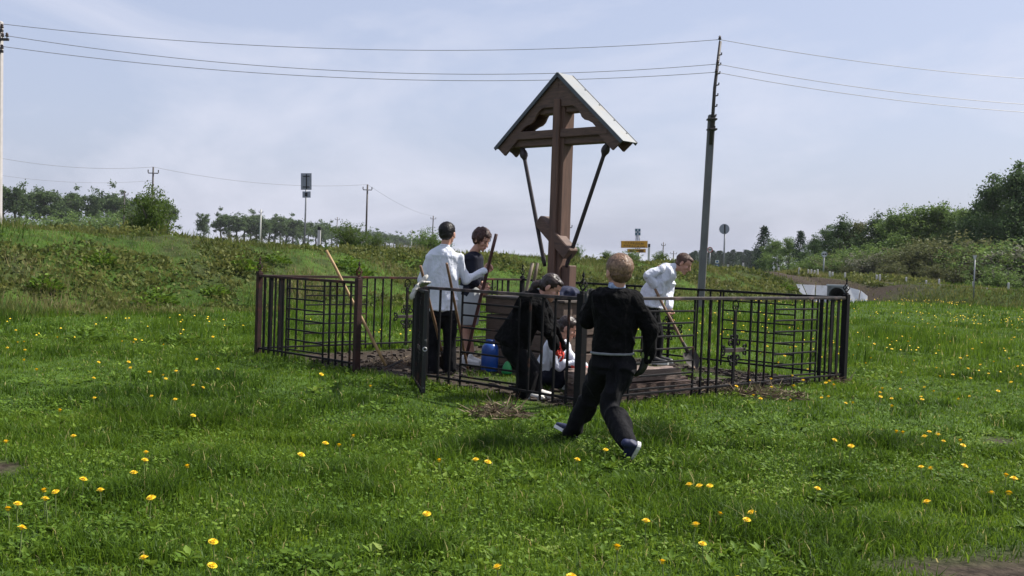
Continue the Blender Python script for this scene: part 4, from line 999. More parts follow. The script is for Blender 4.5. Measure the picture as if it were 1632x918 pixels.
for px in list(range(1100, 1222, 4)):
    far_tree('pine%d' % (px // 4 % 2), px, 404 - (px - 1118) * .06 + random.uniform(-6, 7), 340 + random.uniform(-20, 40), 'small far dark conifer in the row beyond the road signs', 'tree', GC, random.uniform(1.5, 2.1), 'conifer')
# bushes on the embankment crest
for (px, py, Y, pr_, wd, lab) in [(246, 303, 31.5, 0, .80, 'large twiggy green bush on top of the embankment'), (222, 330, 32, 0, .9, 'lower bush beside the large twiggy one on the embankment'), (562, 358, 60, 0, 1.0, 'green bush on the crest behind the white-topped guide post'), (686, 367, 52, 3, 1.1, 'small dark bush on the crest beside the youth in white'), (596, 374, 58, 0, .9, 'low thin bush beside a far power pole'), (919, 392, 46, 3, .6, 'spindly sapling seen just right of the cross post'), (1008, 400, 48, 3, 1.1, 'dark green bush below the yellow road sign'), (1050, 402, 50, 0, 1.2, 'bright bush on the crest near the braced power pole'), (970, 408, 44, 0, 1.5, 'low bush on the crest behind the fair-haired head'), (1088, 420, 46, 3, 1.2, 'low bush on the crest behind the stooping person')]:
    far_tree('shrub%d' % pr_, px, py, Y, lab, 'bush', 'bushes on the embankment', wd, 'bush', 2.0)

# ------------------------------------------------------------------ culvert under the side road
conc = [mat('pale_concrete_%d' % i, c, tuple(q * .85 for q in c), rough=.9, scale=6, bump=.3, spots=((.26, .26, .24), 3, .56, .72)) for i, c in enumerate([(.50, .515, .54), (.42, .435, .46), (.54, .555, .575)])]
conc_d = mat('grey_concrete_pipe', (.20, .21, .22), (.13, .135, .14), rough=.9, scale=6, bump=.3)
YC = 47.0
cb = P(1333, 484, YC); cn = nrm([-.45, -.89, 0]); ca = np.array([-cn[1], cn[0], 0]); ca = ca if ca[0] > 0 else -ca
culv = thing('culvert', 'concrete culvert mouth with a dark pipe and pale paved wings under the side road', 'culvert', cb)
def K(a, n, z): return cb + ca * a + cn * n + CZ * z
def slab(pts, i, th=.07):
    m0 = np.mean(np.array(pts), 0); pts = [m0 + (np.array(p) - m0) * .93 for p in pts]
    mk('slab', *prism([K(*p) for p in pts], cn * -th - CZ * th * .5), conc[i % 3], culv)
# left wing: sloped slabs, right wing: sloped slabs
slab([(-.42, .10, .0), (-.42, -.55, .80), (-1.02, -.50, .80), (-.92, .05, .0)], 0)
slab([(-.94, .05, .0), (-1.04, -.50, .80), (-1.62, -.48, .80), (-1.20, .03, .16)], 1)
slab([(-1.22, .02, .18), (-1.64, -.48, .80), (-1.90, -.48, .80), (-1.66, -.18, .44)], 2)
slab([(.42, .10, .0), (.92, .06, .0), (.92, -.40, .66), (.42, -.50, .76)], 2)
slab([(.94, .06, .0), (1.30, .04, .0), (1.26, -.28, .42), (.94, -.40, .64)], 0)
hw = [K(-.42, .02, -.15), K(.42, .02, -.15), K(.42, .02, .76), K(-.42, .02, .76)]
n_ = 20; ring = [K(.35 * math.cos(2 * math.pi * (i + .5) / n_), .02, .36 + .35 * math.sin(2 * math.pi * (i + .5) / n_)) for i in range(n_)]
sq = []
for i in range(n_):
    a = 2 * math.pi * (i + .5) / n_; k_ = 1 / max(abs(math.cos(a)) / .42, abs(math.sin(a)) / .42); sq.append(K(k_ * math.cos(a), .02, .36 + k_ * math.sin(a)))
back = [p - cn * .18 for p in sq]; rin = [p - cn * 2.6 for p in ring]
v = sq + ring + back + rin; f = []
for i in range(n_):
    j = (i + 1) % n_; f += [(i, j, n_ + j, n_ + i), (i, 2 * n_ + i, 2 * n_ + j, j), (n_ + i, n_ + j, 3 * n_ + j, 3 * n_ + i)]
f.append(tuple(3 * n_ + i for i in range(n_)))
mk('pipe_head', v, f, conc_d, culv)
mk('lintel', *beam(K(-.46, -.05, .80), K(.46, -.05, .80), .16, .08, CZ), conc[1], culv)

# ------------------------------------------------------------------ poles, wires
conc_pole = mat('grey_concrete_pole', (.15, .148, .15), (.11, .108, .11), rough=.85, scale=5, bump=.2, stretch=(1, 1, .4))
white_pole = mat('whitewashed_concrete_pole', (.46, .43, .42), (.38, .36, .35), rough=.85, scale=5)
dark_steel = mat('rusty_dark_steel', (.055, .042, .038), (.03, .025, .024), rough=.6, scale=8)
porcelain = mat('brown_insulator', (.06, .035, .025), rough=.25)
def insul(p, par):
    mk('insulator', *lathe(p, [(.012, 0), (.012, .06), (.045, .06), (.05, .09), (.03, .11), (.045, .13), (.02, .17)], 8), porcelain, par, smooth=True)
PB = P(1116, 486, 32.0); PB[2] = float(hgt(PB[0], PB[1])) - .1
MT = P(1134, 205, 32.1); ET = P(1148, 66, 32.1)
pole = thing('power_pole', 'tall grey concrete power pole with a dark steel extension beyond the fence', 'pole', PB)
mk('concrete_shaft', *beam(PB, P(1134.5, 183, 32.05), .20, .22, (0, 1, 0), .02), conc_pole, pole)
ex = mk('steel_extension', *tube([P(1133, 230, 31.92), P(1139, 140, 31.92), ET], [.055, .05, .045], 8), dark_steel, pole, smooth=True)
for y_ in (190, 206): mk('clamp', *beam(P(1127, y_, 31.95), P(1142, y_ + .5, 31.95), .3, .05, CZ), dark_steel, pole)
for i, y_ in enumerate((88, 104, 118, 136, 153, 170, 186, 205)):
    xx = 1133 + (230 - y_) * .0915; p = P(xx, y_, 31.92); q = P(xx + 4, y_ - 1, 31.92)
    mk('hook', *tube([p, q, q + Z * .06], .022, 6), dark_steel, ex)
for q in ((1147, 66), (1143.5, 104), (1141.5, 118)): insul(P(q[0], q[1], 31.85), pole)
LP = P(-3, 370, 29.5); LP[2] = float(hgt(LP[0], LP[1])) - .1
lpole = thing('power_pole', 'whitewashed power pole with three insulator arms standing on the embankment', 'pole', LP)
mk('concrete_shaft', *beam(LP, P(-1, 34, 29.5), .17, .17, (0, 1, 0), .02), white_pole, lpole)
for y_, x1 in ((49, 5), (63, 14), (82, 5)):
    am = mk('crossarm', *beam(P(-10, y_ - .5, 29.4), P(x1, y_, 29.4), .07, .07, CZ), dark_steel, lpole)
    for xx in ([4, 11] if x1 > 10 else [3]): insul(P(xx, y_ - 1, 29.4), am)
wire_m = mat('aluminium_wire', (.22, .22, .24), rough=.5)
def wire(p0, p1, sag, label, r_=.009, n=28, group='overhead wires', rr=None):
    p0 = np.asarray(p0, float); p1 = np.asarray(p1, float)
    pts = [p0 + (p1 - p0) * k - Z * sag * 4 * k * (1 - k) for k in np.linspace(0, 1, n)]
    o = mk('overhead_wire', *tube([p for p in pts], r_, 4), wire_m, origin=p0 * .5 + p1 * .5); return tag(o, label, 'wire', group)
RP = np.array([26.0, 35.3])
for i, (l, r_, sag, nm) in enumerate([((2, 38), (1147, 63), .50, 'topmost'), ((11, 57), (1143.5, 102), .62, 'middle'), ((4, 74), (1141.5, 115), .54, 'lowest')]):
    a, b = P(l[0], l[1], 29.45), P(r_[0], r_[1], 31.85)
    wire(a, b, sag, nm + ' wire running from the whitewashed pole to the tall grey pole')
    c = b + np.array([20.6, 3.2, -.02]); wire(b, c, .55 if i == 0 else .62, nm + ' wire leaving the tall grey pole towards the wood')
GP = 'far power poles along the road'
def far_pole(px, py0, py1, Y, label, wd=.16, col=dark_steel, arm=.9, brace=False):
    b = P(px - 1, py1, Y); t_ = P(px + (py1 - py0) * .02, py0, Y); g = float(hgt(b[0], b[1])); b2 = t_ + (b - t_) * 1.0; b2[2] = min(b[2], g)
    t = thing('power_pole', label, 'pole', b2, GP)
    mk('shaft', *tube([b2, t_], [wd * .6, wd * .45], 6), col, t, smooth=True)
    mk('crossarm', *beam(t_ - np.array([arm / 2, 0, .55]), t_ - np.array([-arm / 2, 0, .55]), .07, .08, CZ), dark_steel, t)
    for s in (-.5, .5): mk('insulator', *tube([t_ + np.array([arm * s, 0, -.5]), t_ + np.array([arm * s, 0, -.25])], .05, 5), dark_steel, t)
    if brace: mk('brace', *tube([b2 + np.array([-1.4, 0, 0]), t_ - (t_ - b2) * .3], .06, 5), col, t)
    return t_
grey_far = mat('grey_far_pole', (.20, .19, .185), rough=.85)
pa = far_pole(243, 266, 335, 94, 'dark power pole rising behind the large twiggy bush')
pb = far_pole(584, 294, 386, 108, 'dark power pole with a crossarm between the road sign and the youth in white', .20)
pc = far_pole(690, 344, 376, 190, 'small far power pole above the dark bush on the crest', .22)
far_pole(198, 304, 340, 140, 'thin far power pole among the shelterbelt trees', .16)
far_pole(415, 334, 386, 190, 'pale far power pole standing before the shelterbelt', .30, mat('pale_far_pole', (.5, .49, .46), rough=.85), .7)
far_pole(537, 346, 384, 220, 'thin grey far power pole right of the white-topped guide post', .22, grey_far)
far_pole(656, 366, 398, 200, 'pale thin far power pole left of the dark crest bush', .22, mat('pale_far_pole2', (.5, .49, .46), rough=.85), .6)
far_pole(907, 355, 420, 120, 'thin far power pole just right of the cross post', .14, grey_far, .5)
far_pole(1057, 386, 412, 170, 'braced grey power pole beside the yellow road sign', .20, grey_far, .6, True)
far_pole(1073, 400, 434, 210, 'far power pole with struts behind the stooping head', .24, grey_far, 1.2, True)
off = P(-160, 212, 80)
wire(off, pa, 1.0, 'faint wire coming to the dark pole behind the bush', .014)
wire(pa, pb, .7, 'faint wire strung between the two dark far poles', .014)
wire(pb, pc, .6, 'faint wire shrinking away from the second dark far pole', .014)
wire(P(-160, 246, 80), pa - Z * 1.2, .9, 'faint lower wire reaching the dark pole behind the bush', .010)

# ------------------------------------------------------------------ road signs and guide posts
sgrey = mat('grey_sign_back', (.30, .32, .35), (.25, .27, .30), rough=.45, metallic=.5, scale=8)
spost = mat('galvanised_sign_post', (.32, .33, .34), rough=.5, metallic=.4)
white_p = mat('white_sign_paint', (.78, .78, .78), rough=.5, scale=5)
black_p = mat('black_sign_paint', (.02, .02, .02), rough=.5)
red_p = mat('red_sign_paint', (.45, .03, .03), rough=.5)
blue_p = mat('blue_sign_paint', (.03, .10, .30), rough=.5)
yel_p = mat('amber_sign_paint', (.62, .33, .03), (.55, .28, .02), rough=.5, scale=4)
def rect_at(name, px0, py0, px1, py1, Y, m_, par, th=.03, dy=0.0):
    a, b, c_, d_ = P(px0, py0, Y), P(px1, py0, Y), P(px1, py1, Y), P(px0, py1, Y)
    return mk(name, *prism([d_ + np.array([0, dy, 0]), c_ + np.array([0, dy, 0]), b + np.array([0, dy, 0]), a + np.array([0, dy, 0])], np.array([0, th, 0])), m_, par)
def signpost(px, py0, py1, Y, label, r_=.035, cat='road sign'):
    b = P(px - (py1 - py0) * .0, py1, Y); t_ = P(px + (py1 - py0) * .035, py0, Y); g = float(hgt(b[0], b[1]))
    base = np.array([b[0], b[1], min(b[2], g) - .05])
    t = thing('road_sign', label, cat, base)
    mk('post', *tube([base, np.array([t_[0], t_[1], t_[2]])], r_, 8), spost, t, smooth=True); return t
s1 = signpost(485, 279, 392, 42, 'back of a tall grey rectangular road sign with a smaller plate under it')
q = rect_at('sign_plate', 479.5, 276, 496.5, 302.5, 41.9, sgrey, s1)
for dx in (483, 488.5, 493): rect_at('stiffener', dx - .8, 277.5, dx + .8, 301, 41.9, spost if dx != 488.5 else black_p, q, .02, -.03)
for yy in (281, 298): rect_at('clip_bar', 483, yy - .7, 493.5, yy + .7, 41.9, black_p, q, .02, -.045)
q = rect_at('small_plate', 482, 305, 495, 315, 41.9, sgrey, s1); rect_at('clip_bar', 486, 307, 490, 313, 41.9, black_p, q, .02, -.03)
def disc_at(name, px, py, rpx, Y, m_, par, th=.03, dy=0.0, n=24, r2=None):
    c = P(px, py, Y) + np.array([0, dy, 0]); R_ = rpx * Y / F
    if r2 is None: return mk(name, *lathe(c, [(R_, 0), (R_, th)], n, (0, 1, 0)), m_, par)
    R2 = r2 * Y / F; v = []; f = []
    for k in range(n):
        a = 2 * math.pi * k / n; u_ = np.array([math.cos(a), 0, math.sin(a)])
        v += [c + u_ * R2, c + u_ * R_, c + u_ * R_ + np.array([0, th, 0]), c + u_ * R2 + np.array([0, th, 0])]
    for k in range(n):
        l = (k + 1) % n
        for j in range(4): f.append((k * 4 + j, k * 4 + (j + 1) % 4, l * 4 + (j + 1) % 4, l * 4 + j))
    return mk(name, v, f, m_, par)
s2 = signpost(1153, 360, 434, 60, 'back of a large round grey road sign beside the concrete power pole', .05)
q = disc_at('sign_plate', 1154.5, 365, 8.2, 59.9, sgrey, s2); rect_at('stiffener', 1154, 358, 1156, 372, 59.9, black_p, q, .03, -.04)
s3 = signpost(1130.5, 397, 432, 95, 'small round white road sign with a red rim close to the power pole', .06)
q = disc_at('sign_plate', 1131.5, 398, 4.4, 94.9, white_p, s3); disc_at('rim', 1131.5, 398, 4.4, 94.9, red_p, q, .03, -.035, r2=3.4); rect_at('mark', 1129.2, 397.2, 1131, 399, 94.9, black_p, q, .02, -.03); rect_at('mark', 1132, 397.2, 1133.8, 399, 94.9, black_p, q, .02, -.03)
s4 = signpost(1312, 404, 446, 66, 'round white road sign with black car marks above the culvert', .045)
q = disc_at('sign_plate', 1313.6, 405, 4.6, 65.9, white_p, s4); disc_at('rim', 1313.6, 405, 4.8, 65.9, sgrey, q, .03, -.03, r2=4.0); rect_at('mark', 1310.6, 404, 1313.2, 406.2, 65.9, black_p, q, .02, -.03); rect_at('mark', 1314.2, 404, 1316.8, 406.2, 65.9, black_p, q, .02, -.03)
s5 = signpost(1552, 412, 464, 46, 'white inverted triangle give-way sign on a thin post before the wood', .03)
tri_ = [P(1550.3, 407, 45.9), P(1557, 407, 45.9), P(1553.7, 416.5, 45.9)]; q = mk('sign_plate', *prism(tri_[::-1], np.array([0, .02, 0])), mat('weathered_white_sign', (.5, .5, .48), rough=.6), s5)
s6 = signpost(1142.5, 415, 432, 110, 'two small square blue and white plates on one short post', .04)
for y0, y1 in ((414.5, 419.5), (421.5, 428)):
    q = rect_at('sign_plate', 1140, y0, 1146, y1, 109.9, blue_p if y0 > 420 else white_p, s6); rect_at('inset', 1141.5, y0 + 1.3, 1144.5, y1 - 1.2, 109.9, white_p if y0 > 420 else blue_p, q, .02, -.03)
s7 = signpost(1233, 426, 436, 100, 'tiny pale triangular sign among the guide posts', .04)
mk('sign_plate', *prism([P(1231, 427.5, 99.9), P(1233.5, 422.5, 99.9), P(1236, 427.5, 99.9)], np.array([0, .03, 0])), white_p, s7)
YS = 62
s8 = thing('road_sign', 'amber two-board town sign with black lettering under a small emblem on three posts', 'road sign', P(1015, 432, YS))
for dx in (-3, 0, 3):
    mk('post', *tube([P(1015 + dx, 434, YS), P(1016 + dx, 404, YS)], .05, 6), white_p, s8, smooth=True)
    mk('upper_post', *tube([P(1016 + dx, 404, YS), P(1016.6 + dx * .8, 370, YS)], .035, 6), spost if dx else sgrey, s8, smooth=True)
def board(px0, py0, px1, py1):
    rect_at('border', px0, py0, px1, py1, YS - .1, white_p, s8, .03, .01)
    return rect_at('board', px0 + .7, py0 + .6, px1 - .7, py1 - .6, YS - .1, yel_p, s8, .03, -.012)
b1 = board(989.5, 383.6, 1032.5, 395.2); b2 = board(999.5, 396.4, 1029.5, 402.8)
def words(txt, px, py, hpx, par, sx=1.25):
    cu = bpy.data.curves.new('lettering', 'FONT'); cu.body = txt; cu.align_x = 'CENTER'; cu.size = hpx * YS / F * 1.35; cu.extrude = .004; cu.space_character = 1.35
    o = bpy.data.objects.new('tmp', cu); COL.objects.link(o); o.rotation_euler = (math.pi / 2, 0, 0); dg = bpy.context.evaluated_depsgraph_get()
    me = bpy.data.meshes.new_from_object(o.evaluated_get(dg)); bpy.data.objects.remove(o)
    c = P(px, py, YS - .14); M_ = Matrix.Translation(Vector((c - LOCS[s8.name]).tolist())) @ Matrix.Rotation(ROLL, 4, 'Y') @ Matrix.Rotation(math.pi / 2, 4, 'X') @ Matrix.Diagonal((sx, 1, 1, 1))
    me.transform(M_); me.materials.clear(); me.materials.append(black_p); me.name = 'lettering'
    t = bpy.data.objects.new('lettering', me); COL.objects.link(t); t.parent = par
words('СТЗВДЕМ', 1010.5, 389.0, 3.0, b1); words('АУРАСАЗИ', 1010.5, 393.8, 3.0, b1); [rect_at('text_line', a, y0, b, y0 + 1.3, YS - .1, black_p, b2, .02, -.03) for a, b, y0 in ((1003, 1010, 398.2), (1011.5, 1026, 398.2), (1004, 1011, 400.4), (1018, 1025.5, 400.4))]
em = rect_at('emblem', 1012, 364.2, 1021, 375.4, YS - .08, white_p, s8, .03)
for (x0, x1, y0, y1) in ((1012.5, 1015.4, 365, 368.6), (1017.6, 1020.5, 365, 368.6), (1012.5, 1015.4, 371.2, 374.8), (1017.6, 1020.5, 371.2, 374.8)): rect_at('emblem_field', x0, y0, x1, y1, YS - .08, mat('teal_blue_field', (.05, .14, .20), rough=.5), em, .02, -.02)
rect_at('emblem_charge', 1015.4, 368.6, 1017.4, 371.2, YS - .08, mat('teal_blue_field', (.05, .14, .20)), em, .02, -.02)
gpost = mat('white_guide_post', (.55, .54, .51), (.45, .44, .42), rough=.7, scale=6)
def guide(px, py0, py1, wpx, label, cap_=True, lean=0.0):
    h_ = .78; Y = h_ * F / (py1 - py0); Y = min(Y, 54 if px > 1260 else 70); b = P(px, py1, Y); t_ = P(px + (py1 - py0) * (.035 + lean), py0 - (3.5 if px > 1260 else 0), Y); b[2] = min(b[2], float(hgt(b[0], b[1]))) - .15
    t = thing('guide_post', label, 'guide post', b, 'white guide posts along the roads')
    mk('stake', *beam(b, t_, wpx * Y / F, .08, (0, 1, 0), .012), gpost, t)
    if cap_: mk('black_band', *beam(t_ - (t_ - b) * .12, t_ + (t_ - b) * .01, wpx * Y / F * 1.05, .085, (0, 1, 0), .012), black_p, t)
guide(508, 362, 393, 5, 'white guide post with a black top near the tall grey road sign')
guide(250, 366, 380, 4, 'short white guide post in front of the large twiggy bush', False)
guide(1034, 389, 408, 3.4, 'white guide post just right of the amber town sign')
for (px, y0, y1) in ((1160, 419, 433), (1184, 416, 433), (1240.5, 424, 439), (1273.5, 430, 443), (1288, 433, 442), (1293, 433, 442.5), (1298, 434, 443), (1303, 433, 444), (1322, 436, 447), (1326.5, 437, 448.5), (1346.5, 438, 450.5), (1397, 441.5, 452), (1402, 441, 452.5), (1444, 445, 455), (1476, 450, 456), (1496.5, 448, 457), (1551, 452, 462), (1607, 454, 466)):
    guide(px, y0, y1, 2.6 if y1 - y0 > 10 else 2.3, 'white guide post in the row along the side road and its junction', y0 < 430)

# ------------------------------------------------------------------ grass and weeds
def blades(x, y, z, h, wd, seg2=True, lean=.35, wind=.0):
    n = len(x); b = np.stack([x, y, z], 1); a = RNG.uniform(0, 2 * math.pi, n)
    s = np.stack([np.cos(a), np.sin(a), np.zeros(n)], 1); a2 = RNG.uniform(0, 2 * math.pi, n)
    l = RNG.uniform(.1, 1, n) * lean
    ld = np.stack([np.cos(a2) * l + wind, np.sin(a2) * l, np.zeros(n)], 1); up = np.array([0, 0, 1.0]); h = h[:, None]; wd = wd[:, None]
    if seg2:
        mid = b + up * h * .58 + ld * h * .28; tip = b + up * h * (1 - .35 * (l * l)[:, None]) + ld * h * 1.05
        v = np.stack([b - s * wd * .5, b + s * wd * .5, mid - s * wd * .42, mid + s * wd * .42, tip], 1).reshape(-1, 3)
        o = np.arange(n)[:, None] * 5; t = np.concatenate([o + [0, 1, 3], o + [0, 3, 2], o + [2, 3, 4]]); k = 5
    else:
        tip = b + up * h + ld * h
        v = np.stack([b - s * wd * .5, b + s * wd * .5, tip], 1).reshape(-1, 3); o = np.arange(n)[:, None] * 3; t = o + [0, 1, 2]; k = 3
    return v, t, k
def field(n, y0, y1, half=.56, pad=.8, pw=1.0):
    u_ = RNG.uniform(0, 1, n); y = (y0 ** (pw + 1) + u_ * (y1 ** (pw + 1) - y0 ** (pw + 1))) ** (1 / (pw + 1))
    x = RNG.uniform(-1, 1, n) * (half * y + pad); return x, y
def tone(x, y):
    """slow drift of the sward's own colour over the meadow"""
    return .55 * n2(x, y, .5, 21) + .45 * n2(x, y, 1.9, 22)
grass_m = leafmat('meadow_grass', [(0, (.026, .058, .007)), (.3, (.062, .124, .010)), (.62, (.118, .198, .017)), (.88, (.20, .282, .034)), (1, (.37, .34, .13))], .45, .5)
weed_m = leafmat('broad_weed_leaves', [(0, (.040, .080, .010)), (.45, (.085, .158, .015)), (.85, (.155, .24, .030)), (1, (.25, .31, .08))], .3, .6)
bank_m = leafmat('embankment_herbs', [(0, (.036, .054, .016)), (.25, (.075, .100, .024)), (.5, (.135, .150, .040)), (.75, (.20, .185, .075)), (1, (.31, .235, .14))], .35, .6)
TR = [(*G(905, 700)[:2], .38), (*G(880, 706)[:2], .3), (*G(1012, 738)[:2], .33), (*G(985, 748)[:2], .25), (*G(850, 645)[:2], .35), (*G(960, 720)[:2], .3), (*G(1040, 760)[:2], .25)]
def trample(x, y):
    r_ = np.zeros_like(x)
    for a, b, c in TR: r_ = np.maximum(r_, sstep(1.15, .55, np.hypot((x - a) / c, (y - b) / (c * 1.5))))
    return r_
parts = []
def sow(n, y0, y1, h0, h1, w0, w1, seg2, pw=1.0, lean=.4):
    x, y = field(n, y0, y1, pw=pw)
    br = bare(x, y); t_, q_ = tq(x, y); s_ = (x - SB0[0]) * SN[0] + (y - SB0[1]) * SN[1]; al = (x - SB0[0]) * SD[0] + (y - SB0[1]) * SD[1]
    a_, c_ = inside(x, y); inn_ = (a_ > .05) & (a_ < LR) & (c_ > .05) & (c_ < LL)
    keep = (RNG.uniform(0, 1, n) > np.maximum(br * 1.02, .72 * sstep(-RUN - .6, -RUN + 1.2, q_))) & ~((s_ > .6) & (s_ < 6.8) & (al > -4)) & ~((q_ > 4.6))
    # stay off the sleepers and the plinth
    p = np.stack([x, y], 1); r1 = p - S0[:2]; la, lb = r1 @ SDIR[:2], r1 @ SPER[:2]; keep &= ~((la > -.05) & (la < 1.75) & (lb > -.04) & (lb < .80))
    r2 = p - CO[:2]; keep &= ~((np.abs(r2 @ CA[:2]) < .66) & (np.abs(r2 @ CN[:2]) < .66))
    x, y, inn_, q_ = x[keep], y[keep], inn_[keep], q_[keep]
    tuft = sstep(.56, .80, n2(x, y, 1.1, 31)) * .9 + sstep(.62, .85, n2(x, y, 2.7, 32)) * .6
    edge = np.exp(-(np.minimum(np.minimum(np.abs(a_[keep]), np.abs(LR - a_[keep])), np.minimum(np.abs(c_[keep]), np.abs(LL - c_[keep]))) / .22) ** 2) * ((a_[keep] > -.4) & (a_[keep] < LR + .4) & (c_[keep] > -.4) & (c_[keep] < LL + .4))
    h = RNG.uniform(h0, h1, len(x)) * (.55 + 1.25 * tuft + .6 * edge) * (.75 + .5 * n2(x, y, .4, 33)); h *= np.where(inn_, .75, 1); h *= 1 - .62 * trample(x, y)
    wd = RNG.uniform(w0, w1, len(x))
    v, t, k = blades(x, y, hgt(x, y) - .008, h, wd, seg2, lean)
    r_ = np.clip(.08 + .62 * RNG.beta(2.2, 2.2, len(x)) + .62 * (tone(x, y) - .42) - .22 * tuft, 0, .93); dry = RNG.uniform(0, 1, len(x)) < .022; r_[dry] = 1.0
    parts.append((v, t, np.repeat(r_, k)))
sow(215000, 3.3, 8.2, .035, .10, .004, .009, True, 1.0, 1.05)
sow(150000, 7.8, 15, .035, .085, .006, .012, True, .7, .9)
sow(110000, 14.5, 27, .055, .13, .012, .022, False, .7, .55)
sow(120000, 26, 62, .05, .13, .025, .05, False, .6, .5)
v, t, r_ = cat_mesh(parts)
g_ = bpy.data.objects.new('meadow_grass', mk_tri('meadow_grass', v, t, grass_m, r_)); COL.objects.link(g_); tag(g_, 'uneven green grass of the meadow', 'grass', kind='stuff')
# broad leaves: rosettes low in the sward
parts = []
for n, y0, y1, sz in ((1300, 3.4, 9, .062), (1000, 9, 18, .075), (700, 18, 40, .10)):
    x, y = field(n, y0, y1); ok = (n2(x, y, .9, 41) > .50) & (bare(x, y) < .35); x, y = x[ok], y[ok]; m_ = 9
    c = np.stack([x, y, hgt(x, y) + .012], 1); c = np.repeat(c, m_, 0); nn_ = len(c)
    a = RNG.uniform(0, 6.28, nn_); e = RNG.uniform(.1, 1.0, nn_); d = np.stack([np.cos(a) * np.cos(e), np.sin(a) * np.cos(e), np.sin(e)], 1)
    s = np.stack([-np.sin(a), np.cos(a), RNG.uniform(-.3, .3, nn_)], 1); ln = sz * RNG.uniform(.6, 1.5, nn_)
    v, t = kites(c, d, s, ln, ln * RNG.uniform(.24, .42, nn_)); v[2::4, 2] -= ln * .22
    parts.append((v, t, np.repeat(np.clip(np.repeat(RNG.uniform(.1, .8, len(x)), m_) + RNG.uniform(-.15, .2, nn_), 0, 1), 4)))
for n, y0, y1, sz in ((30000, 3.3, 9, .018), (14000, 9, 18, .028)):
    x, y = field(n, y0, y1); ok = (n2(x, y, 1.4, 43) + .35 * n2(x, y, 4.0, 44) > .60) & (bare(x, y) < .3); x, y = x[ok], y[ok]; nn_ = len(x)
    c = np.stack([x, y, hgt(x, y) + RNG.uniform(.015, .055, nn_)], 1); a = RNG.uniform(0, 6.28, nn_); e = RNG.uniform(-.3, .7, nn_); d = np.stack([np.cos(a) * np.cos(e), np.sin(a) * np.cos(e), np.sin(e)], 1)
    s = np.stack([-np.sin(a), np.cos(a), RNG.uniform(-.4, .4, nn_)], 1); ln = sz * RNG.uniform(.7, 1.7, nn_); v, t = kites(c, d, s, ln, ln * RNG.uniform(.5, .9, nn_)); parts.append((v, t, np.repeat(np.clip(.15 + .7 * n2(x, y, 2.2, 45) + RNG.uniform(-.15, .2, nn_), 0, .92), 4)))
v, t, r_ = cat_mesh(parts)
g_ = bpy.data.objects.new('meadow_weeds', mk_tri('meadow_weeds', v, t, weed_m, r_)); COL.objects.link(g_); tag(g_, 'low broad-leaved weeds scattered through the grass', 'weeds', kind='stuff')
# embankment herbs
def bank_points(n, t0, t1, q0=-RUN - .8, q1=1.6):
    t_ = RNG.uniform(0, 1, n) ** 1.25 * (t1 - t0) + t0; q_ = RNG.uniform(q0, q1, n); return EB0[0] + ED[0] * t_ + EN[0] * q_, EB0[1] + ED[1] * t_ + EN[1] * q_, t_, q_
parts = []
x, y, t_, q_ = bank_points(90000, -6, 60); ok = RNG.uniform(0, 1, len(x)) > bare(x, y) * .9; x, y, t_, q_ = x[ok], y[ok], t_[ok], q_[ok]
sc_ = np.interp(t_, [-6, 10, 60], [.8, 1, 1.9]); hh = RNG.uniform(.07, .21, len(x)) * (.45 + 1.2 * sstep(.45, .8, n2(x, y, .8, 51))) * sc_ ** .4
v, t, k = blades(x, y, hgt(x, y) - .01, hh, RNG.uniform(.010, .022, len(x)) * sc_, False, .6)
r_ = np.clip(.24 + .55 * RNG.uniform(0, 1, len(x)) + .7 * (n2(x, y, .6, 52) - .5) + .25 * (n2(x, y, .22, 53) - .5), 0, 1); parts.append((v, t, np.repeat(r_, k)))
x, y, t_, q_ = bank_points(16000, -6, 60); ok = (n2(x, y, .75, 54) + .3 * n2(x, y, 2.5, 55) > .58) & (bare(x, y) < .6); x, y, t_ = x[ok], y[ok], t_[ok]; m_ = 7
sc_ = np.repeat(np.interp(t_, [-6, 10, 60], [.85, 1, 1.8]), m_); lift = np.repeat(RNG.uniform(.02, .30, len(x)) * sstep(.5, .8, n2(x, y, .75, 54)) + .02, m_)
c = np.repeat(np.stack([x, y, hgt(x, y)], 1), m_, 0); c[:, 2] += lift * RNG.uniform(.3, 1, len(c)); c[:, :2] += RNG.normal(size=(len(c), 2)) * .07
d = rdir(len(c), .5); ln = RNG.uniform(.06, .15, len(c)) * sc_; v, t = kites(c, d, perp(d), ln, ln * .55)
parts.append((v, t, np.repeat(np.clip(np.repeat(.1 + .5 * n2(x, y, .9, 56) + .2 * RNG.uniform(-1, 1, len(x)), m_) + RNG.uniform(-.1, .15, len(c)), 0, .52), 4)))
# the side road's own bank
s_ = RNG.uniform(-3, 26, 30000); k_ = RNG.uniform(-4.4, .6, 30000); x = SB0[0] + SD[0] * s_ + SN[0] * k_; y = SB0[1] + SD[1] * s_ + SN[1] * k_
r1 = (np.stack([x, y], 1) - cb[:2]); ok = ~((np.abs(r1 @ ca[:2] + .2) < 1.75) & (np.abs(r1 @ cn[:2]) < 1.6)) & (RNG.uniform(0, 1, len(x)) > bare(x, y)); x, y = x[ok], y[ok]
v, t, k = blades(x, y, hgt(x, y) - .01, RNG.uniform(.07, .24, len(x)), RNG.uniform(.03, .06, len(x)), False, .6)
parts.append((v, t, np.repeat(np.clip(.2 + .5 * RNG.uniform(0, 1, len(x)) + .4 * (n2(x, y, .7, 57) - .5), 0, 1), k)))
v, t, r_ = cat_mesh(parts)
g_ = bpy.data.objects.new('embankment_herbs', mk_tri('embankment_herbs', v, t, bank_m, r_)); COL.objects.link(g_); tag(g_, 'rough herbs and dry stems covering the road embankment', 'herbs', kind='stuff')
